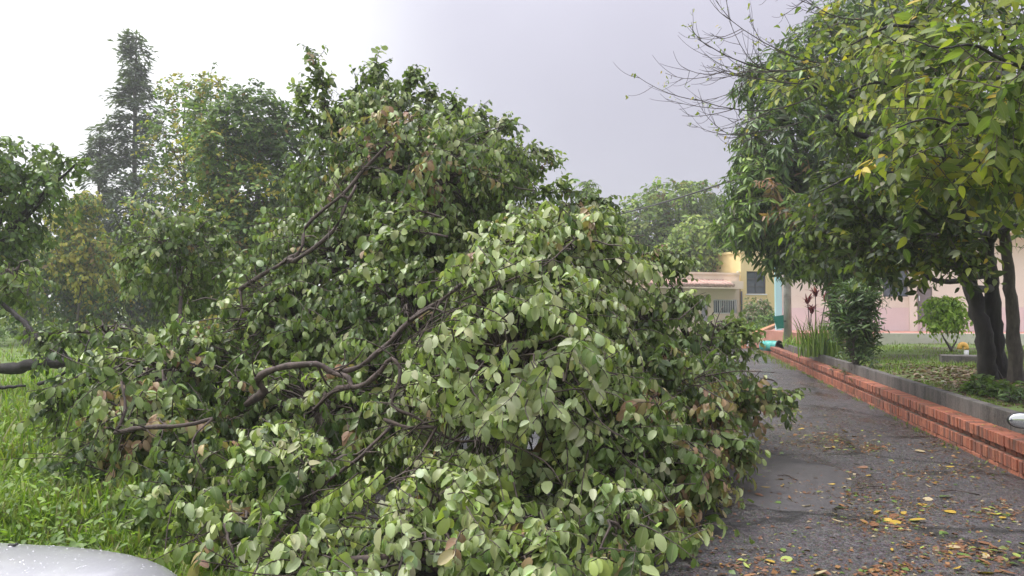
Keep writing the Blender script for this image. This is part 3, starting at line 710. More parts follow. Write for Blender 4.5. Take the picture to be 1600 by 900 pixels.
# yellow gooseneck vent and the sunk concrete chamber
v0 = at(1508.5, 557, 19.3); vz = 0.5
vent = empty('vent_pipe', (v0[0], v0[1], vz), 'short yellow hooded vent pipe on a white stub in the lawn', 'vent pipe', rz=-YAW)
m = MB(); m.tube([(0.02, 0, -0.1), (0.02, 0, 0.22)], 0.055, 14); m.build('stub', M['white'], vent)
a_ = np.linspace(0, math.pi, 9); m = MB(); m.tube([(0.02, 0, 0.16), (0.02, 0, 0.22)] + [(-0.05 + 0.07 * math.cos(x), 0, 0.22 + 0.075 * math.sin(x)) for x in a_] + [(-0.12, 0, 0.17)], 0.062, 14); m.build('hood', M['pipe_yellow'], vent)
k0 = at(1503, 570, 17.0)
m = MB(); m.box(-0.42, 0.5, -0.3, 0.3, -0.3, 0.15); o = m.build('inspection_chamber', M['concrete'], bevel=0.015); o.location = (k0[0], k0[1], 0.5); o.rotation_euler = (0, 0, -YAW)
tag(o, 'dark mossy concrete box half sunk in the lawn beside the big trunk', 'inspection chamber')
# wooden post at the field
w0 = at(69, 488, 38.0)
m = MB(); m.tube([(0, 0, -0.2), (0.03, 0, 3.0), (0, 0.03, 6.1)], [0.13, 0.12, 0.10], 10); o = m.build('wooden_post', M['wood']); o.location = (w0[0], w0[1], 0.1)
tag(o, 'slim weathered wooden pole standing in the field before the trees', 'post')

# ------------------------------------------------------------------ the fallen tree
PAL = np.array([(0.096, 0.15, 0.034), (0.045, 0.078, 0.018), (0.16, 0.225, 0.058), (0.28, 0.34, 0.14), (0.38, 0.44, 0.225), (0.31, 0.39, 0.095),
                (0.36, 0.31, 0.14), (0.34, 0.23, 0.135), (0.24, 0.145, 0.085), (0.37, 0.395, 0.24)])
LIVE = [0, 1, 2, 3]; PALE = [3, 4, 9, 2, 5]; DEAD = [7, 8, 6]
ft = empty('fallen_tree', tuple(ground(120, 660)), 'huge uprooted leafy tree lying across the wet road with its crown facing the viewer', 'fallen tree')
# px, py, depth, rx px, ry px, rd m, pale share, weight
LOB = [
    (800, 600, 6.3, 205, 250, 1.3, 0.85, 1.2), (690, 850, 5.2, 300, 150, 0.9, 0.85, 1.25), (860, 890, 5.3, 150, 70, 0.6, 0.7, 1.1), (975, 760, 6.0, 130, 180, 1.1, 0.4, 1.1),
    (860, 420, 7.2, 150, 110, 1.2, 0.75, 1.1), (1020, 640, 7.4, 110, 135, 1.3, 0.2, 1.1), (1085, 570, 9.0, 62, 58, 1.2, 0.15, 1.0),
    (1172, 618, 8.6, 48, 22, 0.45, 0.35, 1.2), (930, 410, 8.4, 75, 85, 1.2, 0.6, 1.0), (1000, 500, 9.4, 62, 66, 1.2, 0.2, 1.0), (885, 352, 9.2, 75, 42, 1.0, 0.3, 1.0),
    (660, 290, 9.6, 165, 130, 1.6, 0.15, 1.0), (610, 195, 10.4, 72, 66, 0.9, 0.1, 1.0), (515, 195, 10.6, 30, 36, 0.5, 0.1, 0.9),
    (755, 250, 10.8, 85, 52, 1.0, 0.05, 1.0), (800, 255, 11.0, 34, 24, 0.5, 0.05, 1.0), (700, 195, 10.9, 50, 32, 0.6, 0.05, 1.0),
    (560, 420, 9.4, 170, 130, 1.3, 0.1, 1.0), (460, 520, 8.8, 160, 120, 1.2, 0.1, 1.0), (640, 520, 8.2, 150, 130, 1.0, 0.15, 0.9), (500, 650, 7.4, 180, 110, 0.8, 0.2, 0.9),
    (285, 400, 11.5, 88, 88, 1.2, 0.2, 0.9), (270, 590, 7.6, 150, 90, 1.0, 0.3, 1.0), (240, 680, 6.8, 135, 90, 0.9, 0.3, 1.0),
    (340, 790, 6.1, 160, 110, 0.9, 0.25, 1.0), (165, 535, 8.6, 65, 42, 0.6, 0.35, 0.9), (15, 440, 9.6, 50, 40, 0.5, 0.2, 0.5), (480, 770, 5.9, 150, 130, 0.8, 0.6, 0.9),
    (1070, 770, 6.1, 40, 95, 0.8, 0.3, 1.0), (1095, 620, 8.0, 56, 72, 0.9, 0.2, 1.0), (560, 290, 10.6, 110, 110, 1.0, 0.1, 0.9), (1120, 525, 10.0, 28, 30, 0.6, 0.15, 1.0), (1052, 475, 9.4, 30, 28, 0.7, 0.2, 0.9), (985, 850, 4.75, 92, 95, 0.5, 0.3, 1.0), (1055, 800, 5.4, 42, 66, 0.5, 0.25, 1.0), (840, 880, 4.6, 120, 70, 0.5, 0.6, 1.0), (650, 870, 4.65, 130, 75, 0.5, 0.8, 1.2), (360, 850, 5.0, 130, 90, 0.6, 0.3, 0.9), (250, 800, 5.8, 80, 70, 0.6, 0.15, 0.8), (470, 880, 4.5, 110, 70, 0.5, 0.8, 0.9)]
DEADSPOT = [(205, 670, 55), (190, 705, 40), (330, 690, 40), (340, 830, 40), (380, 500, 18), (1075, 640, 55), (1160, 620, 28), (1095, 760, 60), (1010, 650, 40), (1040, 810, 45), (1090, 700, 45),
            (600, 215, 40), (650, 200, 30), (670, 275, 45), (690, 255, 30), (560, 760, 22), (350, 600, 25), (930, 390, 20), (1130, 640, 40), (990, 880, 60), (820, 880, 40), (300, 570, 30), (480, 110, 15), (1010, 400, 22)]
# visible branches, pixel path with depth: wide cavities are kept clear of leaves in front of them
BR = [  # (points, r0, r1)
    ([(385, 632, 6.9), (412, 612, 6.75), (402, 592, 6.7), (432, 576, 6.6), (492, 568, 6.5), (522, 582, 6.5), (560, 574, 6.5), (600, 542, 6.5), (640, 502, 6.55), (690, 468, 6.6), (722, 444, 6.6)], 0.044, 0.02),
    ([(520, 582, 6.5), (545, 590, 6.4), (552, 606, 6.35), (585, 590, 6.3), (612, 560, 6.25), (626, 584, 6.2), (613, 632, 6.15), (655, 654, 6.1), (700, 684, 6.05), (770, 692, 6.0)], 0.032, 0.010),
    ([(548, 604, 6.35), (520, 612, 6.5), (490, 640, 6.7)], 0.03, 0.022),
    ([(600, 655, 6.1), (640, 668, 6.0), (682, 668, 5.95)], 0.02, 0.012),
    ([(682, 668, 5.95), (648, 722, 5.7), (600, 762, 5.5), (560, 792, 5.4)], 0.013, 0.006),
    ([(610, 668, 6.05), (560, 716, 5.8), (500, 762, 5.6), (450, 818, 5.4), (412, 866, 5.3)], 0.016, 0.010),
    ([(640, 502, 6.55), (672, 482, 6.5), (705, 492, 6.4)], 0.017, 0.008), ([(690, 468, 6.6), (665, 512, 6.45), (650, 540, 6.4)], 0.014, 0.007),
    ([(375, 452, 8.6), (412, 428, 8.5), (446, 408, 8.5), (470, 392, 8.5), (478, 356, 8.6), (512, 322, 8.6), (540, 300, 8.6), (572, 262, 8.6), (604, 228, 8.6)], 0.034, 0.022),
    ([(446, 408, 8.5), (470, 402, 8.4), (520, 362, 8.4), (540, 322, 8.4), (556, 290, 8.5)], 0.036, 0.02),
    ([(375, 452, 8.6), (378, 480, 8.5), (372, 508, 8.4)], 0.02, 0.01),
    ([(180, 676, 6.2), (225, 668, 6.1), (290, 664, 6.0), (332, 654, 6.05)], 0.026, 0.018), ([(180, 676, 6.2), (196, 640, 6.3), (190, 596, 6.4)], 0.02, 0.014),
    ([(332, 654, 6.05), (300, 690, 5.9), (320, 740, 5.8)], 0.012, 0.006),
    ([(720, 470, 6.2), (790, 440, 6.0), (850, 415, 6.1), (900, 372, 6.4)], 0.012, 0.008),
    ([(880, 560, 5.6), (910, 610, 5.4), (940, 660, 5.2), (985, 690, 5.1)], 0.009, 0.005), ([(790, 690, 5.4), (850, 720, 5.2), (880, 760, 5.1)], 0.009, 0.005),
    ([(1090, 590, 7.4), (1150, 580, 7.6), (1210, 582, 7.9)], 0.010, 0.005), ([(1110, 540, 9.0), (1120, 500, 9.0), (1130, 478, 9.2)], 0.010, 0.006), ([(1060, 500, 8.4), (1090, 474, 8.6), (1105, 462, 8.8)], 0.010, 0.005),
    ([(300, 765, 5.6), (318, 720, 5.6), (352, 700, 5.6)], 0.006, 0.004), ([(210, 860, 5.3), (260, 842, 5.2), (330, 835, 5.1), (370, 850, 5.0)], 0.007, 0.004),
    ([(300, 892, 4.9), (350, 880, 4.8), (420, 862, 4.7)], 0.009, 0.006), ([(760, 560, 5.2), (735, 600, 5.1), (760, 640, 5.0)], 0.006, 0.004)]
brp = []
for pts, r0, r1 in BR:
    a = np.array(pts); limb('branch', at(a[:, 0], a[:, 1], a[:, 2]), r0 * 0.82, r1 * 0.8, M['bark'], ft, 9, 0.016, 0.25, 3)
    if r0 >= 0.016:
        Qs = at(a[:, 0], a[:, 1], a[:, 2])
        for _ in range(len(pts)):
            i_ = rng.integers(1, len(pts)); b_ = Qs[i_ - 1] + (Qs[i_] - Qs[i_ - 1]) * rng.random(); e_ = nrm(nrm(Qs[i_] - Qs[i_ - 1]) * 0.6 + rng.normal(0, 0.8, 3)) * rng.uniform(0.08, 0.42)
            limb('branch', np.array([b_, b_ + e_ * 0.5 + rng.normal(0, 0.025, 3), b_ + e_]), r0 * rng.uniform(0.2, 0.4), 0.003, M['bark'], ft, 6, 0.008, 0.15, 4)
    s = catmull(a, 8); brp.append(np.column_stack([s, np.full(len(s), r0)]))
brp = np.concatenate(brp)
# the trunk and limbs inside the mound
tr = np.array([(-700, 640, 10.6), (-400, 615, 10.2), (-180, 596, 9.6), (0, 578, 9.2), (80, 568, 9.0), (260, 575, 8.9), (480, 590, 8.4), (640, 560, 8.0), (800, 520, 7.8)])
P = at(tr[:, 0], tr[:, 1], tr[:, 2]); P[:, 2] = np.maximum(P[:, 2], [0.62, 0.5, 0.45, 0.4, 0.45, 0.5, 0.55, 0.8, 1.1])
limb('trunk', P, 0.072, 0.06, M['bark_dark'], ft, 14, 0.02, 0.1)
for pts, r0, r1 in (([(110, 566, 9.0), (84, 546, 9.0), (58, 530, 9.0), (34, 500, 9.1), (8, 478, 9.2), (-30, 430, 9.3)], 0.045, 0.025),
                    ([(180, 620, 7.6), (150, 602, 7.8), (110, 560, 8.2), (96, 545, 8.4)], 0.02, 0.01), ([(60, 600, 7.8), (92, 588, 7.7), (125, 560, 7.7), (140, 530, 7.8)], 0.02, 0.008),
                    ([(-60, 610, 8.2), (0, 606, 8.2), (40, 603, 8.2)], 0.03, 0.012)):
    a = np.array(pts); limb('branch', at(a[:, 0], a[:, 1], a[:, 2]), r0, r1, M['bark_dark'], ft, 10)
hub = P[5:]
for L in LOB:
    cpt, _ = lobe_px(*L[:6]); dh = np.linalg.norm(hub - cpt, axis=1); h = hub[np.argmin(dh)]
    for L2 in LOB:
        c2, _ = lobe_px(*L2[:6]); d2 = np.linalg.norm(hub - c2, axis=1).min()
        if L2[0] > 60 and d2 < dh.min() - 0.05 and np.linalg.norm(c2 - cpt) < np.linalg.norm(h - cpt): h = c2
    if L[0] < 60: continue
    mid = (h + cpt) / 2 + np.array([0, 0, -0.25]) + rng.normal(0, 0.12, 3)
    limb('branch', np.array([h, mid, cpt]), 0.05, 0.018, M['bark'], ft, 7, 0.02, 0.1, 5)

SHOOT = [([(522, 235), (510, 165), (487, 84)], 10.5), ([(520, 215), (548, 150), (578, 118)], 10.6), ([(604, 200), (594, 150), (587, 102)], 10.4), ([(622, 190), (634, 140), (643, 118)], 10.4), ([(660, 200), (668, 160), (672, 150)], 10.6),
         ([(690, 210), (702, 178), (712, 162)], 10.8), ([(740, 235), (768, 200), (792, 190)], 10.8), ([(770, 262), (822, 232), (857, 240)], 11), ([(780, 285), (812, 276), (834, 262)], 11), ([(490, 210), (476, 170), (468, 145)], 10.6), ([(720, 205), (735, 185), (748, 178)], 10.9),
         ([(1095, 545), (1140, 505), (1166, 515)], 9.6), ([(1130, 612), (1185, 612), (1232, 622)], 8.2), ([(985, 430), (1030, 410), (1062, 414)], 9.4), ([(1000, 400), (1030, 392), (1058, 402)], 9.2), ([(880, 330), (915, 310), (940, 318)], 9.3),
         ([(820, 320), (850, 300), (880, 296)], 9.4), ([(1090, 700), (1140, 690), (1165, 705)], 6.8), ([(1080, 800), (1120, 800), (1140, 830)], 6.2), ([(700, 370), (640, 362), (598, 380)], 7.0), ([(690, 340), (650, 330), (615, 350)], 7.4), ([(180, 590), (110, 600), (80, 640)], 7.2), ([(200, 700), (130, 710), (100, 740)], 6.6),
         ([(230, 380), (205, 400), (196, 440)], 11.2), ([(140, 520), (90, 520), (60, 540)], 8.4), ([(560, 880), (470, 860), (380, 880)], 4.5), ([(880, 860), (930, 880), (960, 900)], 4.9)]
def grow(LOB, dens, nl, leafsize, lens=(0.35, 0.6), lo=0.5, outw=0.9, down=0.3, rnd=0.55, droop=0.4, tail=0.12, clump=None, **kw):
    B, D, O, LI = [], [], [], []
    for i, L in enumerate(LOB):
        cpt, ax = lobe_px(*L[:6]); r = np.linalg.norm(ax, axis=1); A = 4 * np.pi * (((r[0] * r[1]) ** 1.6 + (r[0] * r[2]) ** 1.6 + (r[1] * r[2]) ** 1.6) / 3) ** (1 / 1.6)
        n = max(6, int(A * dens * L[7])); p, o = ellipsoid_pts(n, cpt, ax, lo, 0.92); tl_ = rng.random(n) < tail; p[tl_] = cpt + (p[tl_] - cpt) * rng.uniform(1.0, 1.3, (tl_.sum(), 1))
        B.append(p); O.append(o); LI.append(np.full(n, i))
        D.append(nrm(o * outw + rng.normal(0, rnd, (n, 3)) + np.array([0, 0, -down])))
    B, D, O, LI = map(np.concatenate, (B, D, O, LI))
    if clump:
        k_, th = clump; ph = rng.uniform(0, 6.28, 9); q = B * k_
        nz = np.sin(q[:, 0] + 0.7 * q[:, 2] + ph[0]) * np.sin(q[:, 1] - 0.5 * q[:, 0] + ph[1]) + np.sin(1.3 * q[:, 2] + 0.6 * q[:, 1] + ph[2]) * np.sin(1.1 * q[:, 0] + ph[3]) + 0.7 * np.sin(2.3 * q[:, 1] + ph[4]) * np.sin(2.1 * q[:, 2] + ph[5]) + 0.6 * np.sin(2.6 * q[:, 0] + ph[6])
        c_ = np.array([lobe_px(*L[:6])[0] for L in LOB]); ax_ = [lobe_px(*L[:6])[1] for L in LOB]
        rr_ = np.array([np.linalg.norm(np.linalg.solve(ax_[i].T, B[j] - c_[i])) for j, i in enumerate(LI)])
        kp = (nz > th) | (rr_ < 0.62); B, D, O, LI = B[kp], D[kp], O[kp], LI[kp]
    lens = rng.uniform(*lens, len(B)); B = B - D * (lens * 0.45)[:, None]
    tw = sprays(B, D, lens, O, nl, droop, leafsize, **kw)
    return B, O, LI, tw
B, O, LI, (TP, pos, axs, nor, siz, tw) = grow(LOB, 52, 14, 0.078, lens=(0.28, 0.62), lo=0.4, hang=0.85, spread=0.75, droop=0.3, down=0.15, rnd=0.6, leafvar=0.32, jit=0.3, face=0.9, tail=0.14, clump=(5.0, -0.12))
bb, dd, oo = [], [], []
for pth, d_ in SHOOT:
    a_ = np.array(pth, float); Q = catmull(at(a_[:, 0], a_[:, 1], np.full(len(a_), d_)), 8); limb('branch', Q[::4], 0.014, 0.004, M['bark'], ft, 6, 0.01, 0.1, 4)
    T_ = nrm(np.gradient(Q, axis=0)); n_ = int(16 + 26 * np.linalg.norm(Q[-1] - Q[0])); ii = np.minimum((rng.random(n_) ** 0.8 * len(Q)).astype(int), len(Q) - 1); rd_ = nrm(rng.normal(size=(n_, 3)))
    bb.append(Q[ii] + rng.normal(0, 0.02, (n_, 3))); dd.append(nrm(T_[ii] * 0.9 + rd_ * 0.8)); oo.append(nrm(rd_ + [0, 0, 0.6]))
bb, dd, oo = map(np.concatenate, (bb, dd, oo)); ln_ = rng.uniform(0.12, 0.34, len(bb))
TP2, p2_, a2_, n2_, s2_, t2_ = sprays(bb, dd, ln_, oo, 7, 0.15, 0.08, hang=0.45, spread=0.8, jit=0.5)
TP = np.concatenate([TP, TP2]); pos = np.concatenate([pos, p2_]); axs = np.concatenate([axs, a2_]); nor = np.concatenate([nor, n2_]); siz = np.concatenate([siz, s2_]); tw = np.concatenate([tw, t2_ + len(B)])
B = np.concatenate([B, bb]); O = np.concatenate([O, oo]); LI = np.concatenate([LI, np.full(len(bb), len(LOB))])
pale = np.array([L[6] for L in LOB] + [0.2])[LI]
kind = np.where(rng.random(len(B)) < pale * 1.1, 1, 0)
bx, by, bd = proj(B)
for sx, sy, sr in DEADSPOT:
    hit = (np.hypot(bx - sx, by - sy) < sr * 0.85) & (rng.random(len(B)) < 0.42); kind[hit] = 2
kind[rng.random(len(B)) < 0.015] = 2
kl = kind[tw]; n = len(pos)
def pick(m, ch, p):
    r_ = rng.choice(ch, m, p=p); return r_
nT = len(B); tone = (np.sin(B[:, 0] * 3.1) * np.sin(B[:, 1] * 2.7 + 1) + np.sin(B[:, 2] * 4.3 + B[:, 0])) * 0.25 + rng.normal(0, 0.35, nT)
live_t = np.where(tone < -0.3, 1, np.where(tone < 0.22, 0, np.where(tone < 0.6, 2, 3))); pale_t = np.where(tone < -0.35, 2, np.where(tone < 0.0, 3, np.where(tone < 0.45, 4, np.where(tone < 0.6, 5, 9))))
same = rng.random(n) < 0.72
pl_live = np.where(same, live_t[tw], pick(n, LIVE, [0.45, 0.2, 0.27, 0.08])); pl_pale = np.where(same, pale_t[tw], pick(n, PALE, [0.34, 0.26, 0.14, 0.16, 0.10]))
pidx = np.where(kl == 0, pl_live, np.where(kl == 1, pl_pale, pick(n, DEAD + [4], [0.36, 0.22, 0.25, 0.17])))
# the ground and the cavities round the visible branches
px, py, pd = proj(pos); keep = pos[:, 2] > 0.04
tipz = pos[:, 2] + nrm(axs)[:, 2] * siz; keep &= tipz > 0.015
for bxp, byp, bdp, br0 in brp:
    w = 7 + br0 * 300
    keep &= ~((np.hypot(px - bxp, py - byp) < w) & (pd < bdp + 0.05) & (pd > bdp - 1.6))
keep &= ~((px > 1000) & (py > 480) & ((px - 800) / 1200 * pd * math.cos(YAW) - pd * math.sin(YAW) > 1.45))
pos, axs, nor, siz, tw, pidx = (a[keep] for a in (pos, axs, nor, siz, tw, pidx))
big = pick_front(pos, siz, 300)
leaf_parts(ft, T_OVALS, big, pos, axs, nor, siz, PAL, pidx, M['leaf'])
rm = np.ones(len(pos), bool); rm[big] = False
which = rng.integers(0, 5, len(pos)); geo = []
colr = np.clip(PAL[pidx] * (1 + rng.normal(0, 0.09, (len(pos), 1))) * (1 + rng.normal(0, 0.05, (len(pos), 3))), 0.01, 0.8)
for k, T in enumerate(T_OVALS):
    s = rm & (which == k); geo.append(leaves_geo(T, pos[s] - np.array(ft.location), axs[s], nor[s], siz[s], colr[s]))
V, F, C = join_geo(geo)
print('fallen tree leaves', len(pos), 'tris', len(F))
tag(link('foliage', mesh_np('foliage', V, F, M['leaf'], C, smooth=True), ft), kind='stuff')
tk = TP[:, -1, 2] > 0.03; TPk = TP[tk]
rad = np.linspace(0.0055, 0.0022, 5)[None] * rng.uniform(0.7, 1.5, (len(TPk), 1))
V1, F1 = tubes(TPk, rad, 3)
# side shoots that carry the twigs, from the heart of each lobe
ctr = np.array([lobe_px(*L[:6])[0] for L in LOB] + [hub[2]])[LI]; tk &= True; sel = np.where(tk & (rng.random(len(B)) < 0.3) & (LI < len(LOB)))[0]
a = ctr[sel]; b_ = B[sel]; t = np.linspace(0.25, 1, 6)[None, :, None]
Pm = a[:, None] + (b_ - a)[:, None] * t + np.array([0, 0, 1.0]) * (0.12 * np.sin(t * 3.1)) + rng.normal(0, 0.02, (len(sel), 6, 3))
V2, F2 = tubes(Pm, np.linspace(0.012, 0.005, 6)[None] * rng.uniform(0.7, 1.4, (len(sel), 1)), 4)
V = np.concatenate([V1, V2]) - np.array(ft.location)
tag(link('twigs', mesh_np('twigs', V, [np.concatenate([F1, F2 + len(V1)])], M['twig'], smooth=True), ft), kind='stuff')

# ------------------------------------------------------------------ standing trees
def tree(name, label, base, lobes, mat, T, pal, probs, leafsize, dens, nl, bark, trunk_r, trunk_top=None, parts=0, wid=None, lens=(0.4, 0.8), group=None, cat='tree', trunk_path=None, limb_r=0.05, lpcol=True, **kw):
    base = np.array(base, float); root = empty(name, tuple(base), label, cat, group)
    C0 = np.array([lobe_px(*L[:6])[0] for L in lobes])
    top = np.array(trunk_top) if trunk_top is not None else base + (C0.mean(0) - base) * np.array([0.55, 0.55, 0.8])
    path = np.array(trunk_path) if trunk_path is not None else np.array([base + [0, 0, -0.15], base + (top - base) * 0.3 + rng.normal(0, 0.05, 3), base + (top - base) * 0.65 + rng.normal(0, 0.08, 3), top])
    limb('trunk', path, trunk_r, trunk_r * 0.45, bark, root, 12, 0.012, 0.06, flare=0.2)
    Q = catmull(path, 6); up = Q[len(Q) // 3:]
    for L, c_ in zip(lobes, C0):
        h = up[np.argmin(np.linalg.norm(up - c_, axis=1) + 0.8 * np.maximum(up[:, 2] - c_[2] + 0.3, 0))]
        mid = (h + c_) / 2 + rng.normal(0, 0.1, 3) + np.array([0, 0, -0.1]) * np.linalg.norm(c_ - h) * 0.6
        limb('branch', np.array([h, mid, c_]), min(limb_r, trunk_r * 0.6), limb_r * 0.3, bark, root, 7, 0.02, 0.08, 5)
    Bq, Oq, LIq, (TPq, p_, a_, n_, s_, t_) = grow(lobes, dens, nl, leafsize, lens=lens, **kw)
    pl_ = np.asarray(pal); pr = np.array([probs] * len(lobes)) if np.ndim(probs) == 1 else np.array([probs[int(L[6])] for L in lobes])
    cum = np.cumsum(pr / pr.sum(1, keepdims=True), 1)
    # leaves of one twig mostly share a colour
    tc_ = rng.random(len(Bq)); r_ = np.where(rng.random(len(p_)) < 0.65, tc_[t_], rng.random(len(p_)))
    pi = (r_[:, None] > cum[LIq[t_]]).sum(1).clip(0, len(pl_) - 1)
    gz = 0.05; k_ = p_[:, 2] + nrm(a_)[:, 2] * s_ > gz
    p_, a_, n_, s_, t_, pi = (x[k_] for x in (p_, a_, n_, s_, t_, pi))
    rm = np.ones(len(p_), bool)
    if parts:
        big = pick_front(p_, s_, parts); leaf_parts(root, T, big, p_, a_, n_, s_, pl_, pi, mat); rm[big] = False
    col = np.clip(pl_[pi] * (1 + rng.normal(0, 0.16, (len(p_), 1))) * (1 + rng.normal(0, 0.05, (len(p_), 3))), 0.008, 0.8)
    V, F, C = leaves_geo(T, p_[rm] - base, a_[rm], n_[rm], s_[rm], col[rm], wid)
    print(name, 'leaves', len(p_), 'tris', len(F))
    tag(link('crown', mesh_np('crown', V, F, mat, C, smooth=True), root), kind='stuff')
    V, F = tubes(TPq, np.linspace(0.006, 0.002, TPq.shape[1])[None] * np.full((len(TPq), 1), max(1, leafsize / 0.12)), 3)
    tag(link('twigs', mesh_np('twigs', V - base, F, M['twig'], smooth=True), root), kind='stuff')
    return root
def gpt(px, d, z): p = at(px, 488, d); return (p[0], p[1], z)

# the big broad-leaved tree on the lawn, its crown reaching over the road
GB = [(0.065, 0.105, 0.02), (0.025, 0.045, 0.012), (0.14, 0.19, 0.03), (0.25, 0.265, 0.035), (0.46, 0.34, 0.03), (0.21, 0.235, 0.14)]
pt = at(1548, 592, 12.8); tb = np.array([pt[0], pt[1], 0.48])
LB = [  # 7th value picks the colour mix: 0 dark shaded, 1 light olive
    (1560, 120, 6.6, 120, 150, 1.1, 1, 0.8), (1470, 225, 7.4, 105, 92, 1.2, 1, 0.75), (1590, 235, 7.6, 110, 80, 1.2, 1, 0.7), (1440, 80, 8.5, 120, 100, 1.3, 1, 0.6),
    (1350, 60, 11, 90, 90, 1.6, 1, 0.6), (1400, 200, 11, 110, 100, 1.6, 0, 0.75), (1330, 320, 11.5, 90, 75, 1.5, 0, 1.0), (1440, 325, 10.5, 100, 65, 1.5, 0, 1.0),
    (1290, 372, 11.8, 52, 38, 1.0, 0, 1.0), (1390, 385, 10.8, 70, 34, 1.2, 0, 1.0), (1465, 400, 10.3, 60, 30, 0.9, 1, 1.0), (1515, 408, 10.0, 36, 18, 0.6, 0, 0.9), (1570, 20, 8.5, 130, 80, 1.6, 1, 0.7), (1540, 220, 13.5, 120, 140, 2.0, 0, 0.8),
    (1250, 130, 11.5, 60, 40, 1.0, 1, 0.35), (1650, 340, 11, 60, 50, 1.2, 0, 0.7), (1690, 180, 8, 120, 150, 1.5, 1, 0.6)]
tp = at(np.array([1558, 1553, 1549, 1544, 1552, 1560]), np.array([600, 520, 450, 380, 270, 120]), np.array([12.8, 12.7, 12.6, 12.5, 12.2, 11.8])); tp[0, 2] = 0.35
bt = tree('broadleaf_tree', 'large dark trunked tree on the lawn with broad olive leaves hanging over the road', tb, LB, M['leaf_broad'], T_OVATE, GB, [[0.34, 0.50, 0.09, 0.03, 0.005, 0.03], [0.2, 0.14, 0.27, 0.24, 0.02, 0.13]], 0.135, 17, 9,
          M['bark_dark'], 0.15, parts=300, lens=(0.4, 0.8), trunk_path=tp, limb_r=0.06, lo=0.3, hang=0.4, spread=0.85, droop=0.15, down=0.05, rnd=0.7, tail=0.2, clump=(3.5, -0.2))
# the trunk's second stem and its thick low limbs
for pts, r0, r1 in (([(1547, 604, 12.6), (1540, 545, 12.55), (1526, 480, 12.6), (1514, 430, 12.7), (1490, 350, 12.9), (1470, 240, 13)], 0.15, 0.09),
                    ([(1530, 500, 12.6), (1515, 440, 12.5), (1500, 415, 12.4), (1470, 400, 12.2), (1420, 388, 12.0), (1370, 372, 11.6)], 0.09, 0.05),
                    ([(1548, 280, 12.2), (1520, 180, 10.5), (1480, 60, 9.0)], 0.08, 0.04), ([(1640, 215, 7.2), (1560, 190, 6.9), (1500, 195, 6.7), (1450, 185, 6.6), (1400, 200, 6.6)], 0.022, 0.006), ([(1650, 120, 6.9), (1570, 95, 6.6), (1520, 70, 6.4), (1470, 75, 6.4), (1420, 60, 6.5)], 0.02, 0.005), ([(1480, 60, 9.0), (1400, 40, 8.8), (1330, 70, 8.8)], 0.03, 0.008), ([(1530, 300, 12), (1450, 180, 9.5), (1380, 130, 8.8), (1310, 150, 8.6)], 0.035, 0.008), ([(1500, 330, 12), (1430, 280, 10), (1350, 270, 9.4), (1280, 300, 9.2)], 0.03, 0.008), ([(1530, 300, 12.2), (1430, 250, 11.8), (1340, 210, 11.6), (1290, 180, 11.6)], 0.06, 0.03)):
    a = np.array(pts); Q = at(a[:, 0], a[:, 1], a[:, 2]); 
    limb('branch', Q, r0, r1, M['bark_dark'], bt, 12, 0.015, 0.06)
# bare twiggy limb reaching over the road against the sky
def bare(P0, P1, r, depth, out):
    d = P1 - P0; L = np.linalg.norm(d); t = np.linspace(0, 1, 7)[:, None]; side = nrm(rng.normal(size=3) * np.array([1, 1, 1.0]))
    Q = P0 + d * t + side * (np.sin(t * 3.1) * 0.06 * L) + np.array([0, 0, -1.0]) * (0.05 * L * t * (1 - t) * 4) + np.array([0, 0, 1.0]) * (0.10 * L * t ** 3)
    out.append((Q, r))
    if depth:
        for k in range(8 if depth > 1 else 4):
            s = rng.uniform(0.25, 0.97); i = int(s * 6); b0 = Q[i] + (Q[min(i + 1, 6)] - Q[i]) * (s * 6 - i)
            nd = nrm(nrm(d) * 1.0 + rng.normal(0, 0.45, 3) + np.array([0, 0, 0.1])) * L * rng.uniform(0.3, 0.55); bare(b0, b0 + nd, r * 0.55, depth - 1, out)
for pts, r in ((((1300, 95, 11.4), (1090, 85, 10.8)), 0.022), (((1290, 130, 11.4), (1120, 125, 11.0)), 0.02), (((1270, 150, 11.4), (1085, 175, 11.0)), 0.02), (((1290, 100, 11.4), (1130, 40, 11.2)), 0.018), (((1255, 190, 11.5), (1120, 225, 11.3)), 0.016), (((1350, 30, 11), (1230, -10, 10.8)), 0.018)):
    out = []; bare(at(*pts[0]), at(*pts[1]), r * 0.62, 2, out)
    Pq = np.array([q for q, _ in out]); rd = np.array([np.linspace(r_, max(r_ * 0.45, 0.002), 7) for _, r_ in out])
    V, F = tubes(Pq, rd, 5); link('branch', mesh_np('branch', V - tb, F, M['bark_far'], smooth=True), bt)
    tips = Pq[:, -1]; s = rng.random(len(tips)) < 0.35; tp_ = tips[s]; n = len(tp_) * 2; tp_ = np.repeat(tp_, 2, 0) + rng.normal(0, 0.03, (n, 3))
    V, F, C = leaves_geo(T_OVATE, tp_ - tb, rng.normal(0, 0.5, (n, 3)) + np.array([-0.4, 0, -0.7]), rng.normal(0, 1, (n, 3)), rng.uniform(0.04, 0.08, n), np.array(GB)[rng.choice([2, 3, 4], n, p=[0.5, 0.4, 0.1])])
    tag(link('sprig', mesh_np('sprig', V, F, M['leaf_broad'], C, smooth=True), bt), kind='stuff')

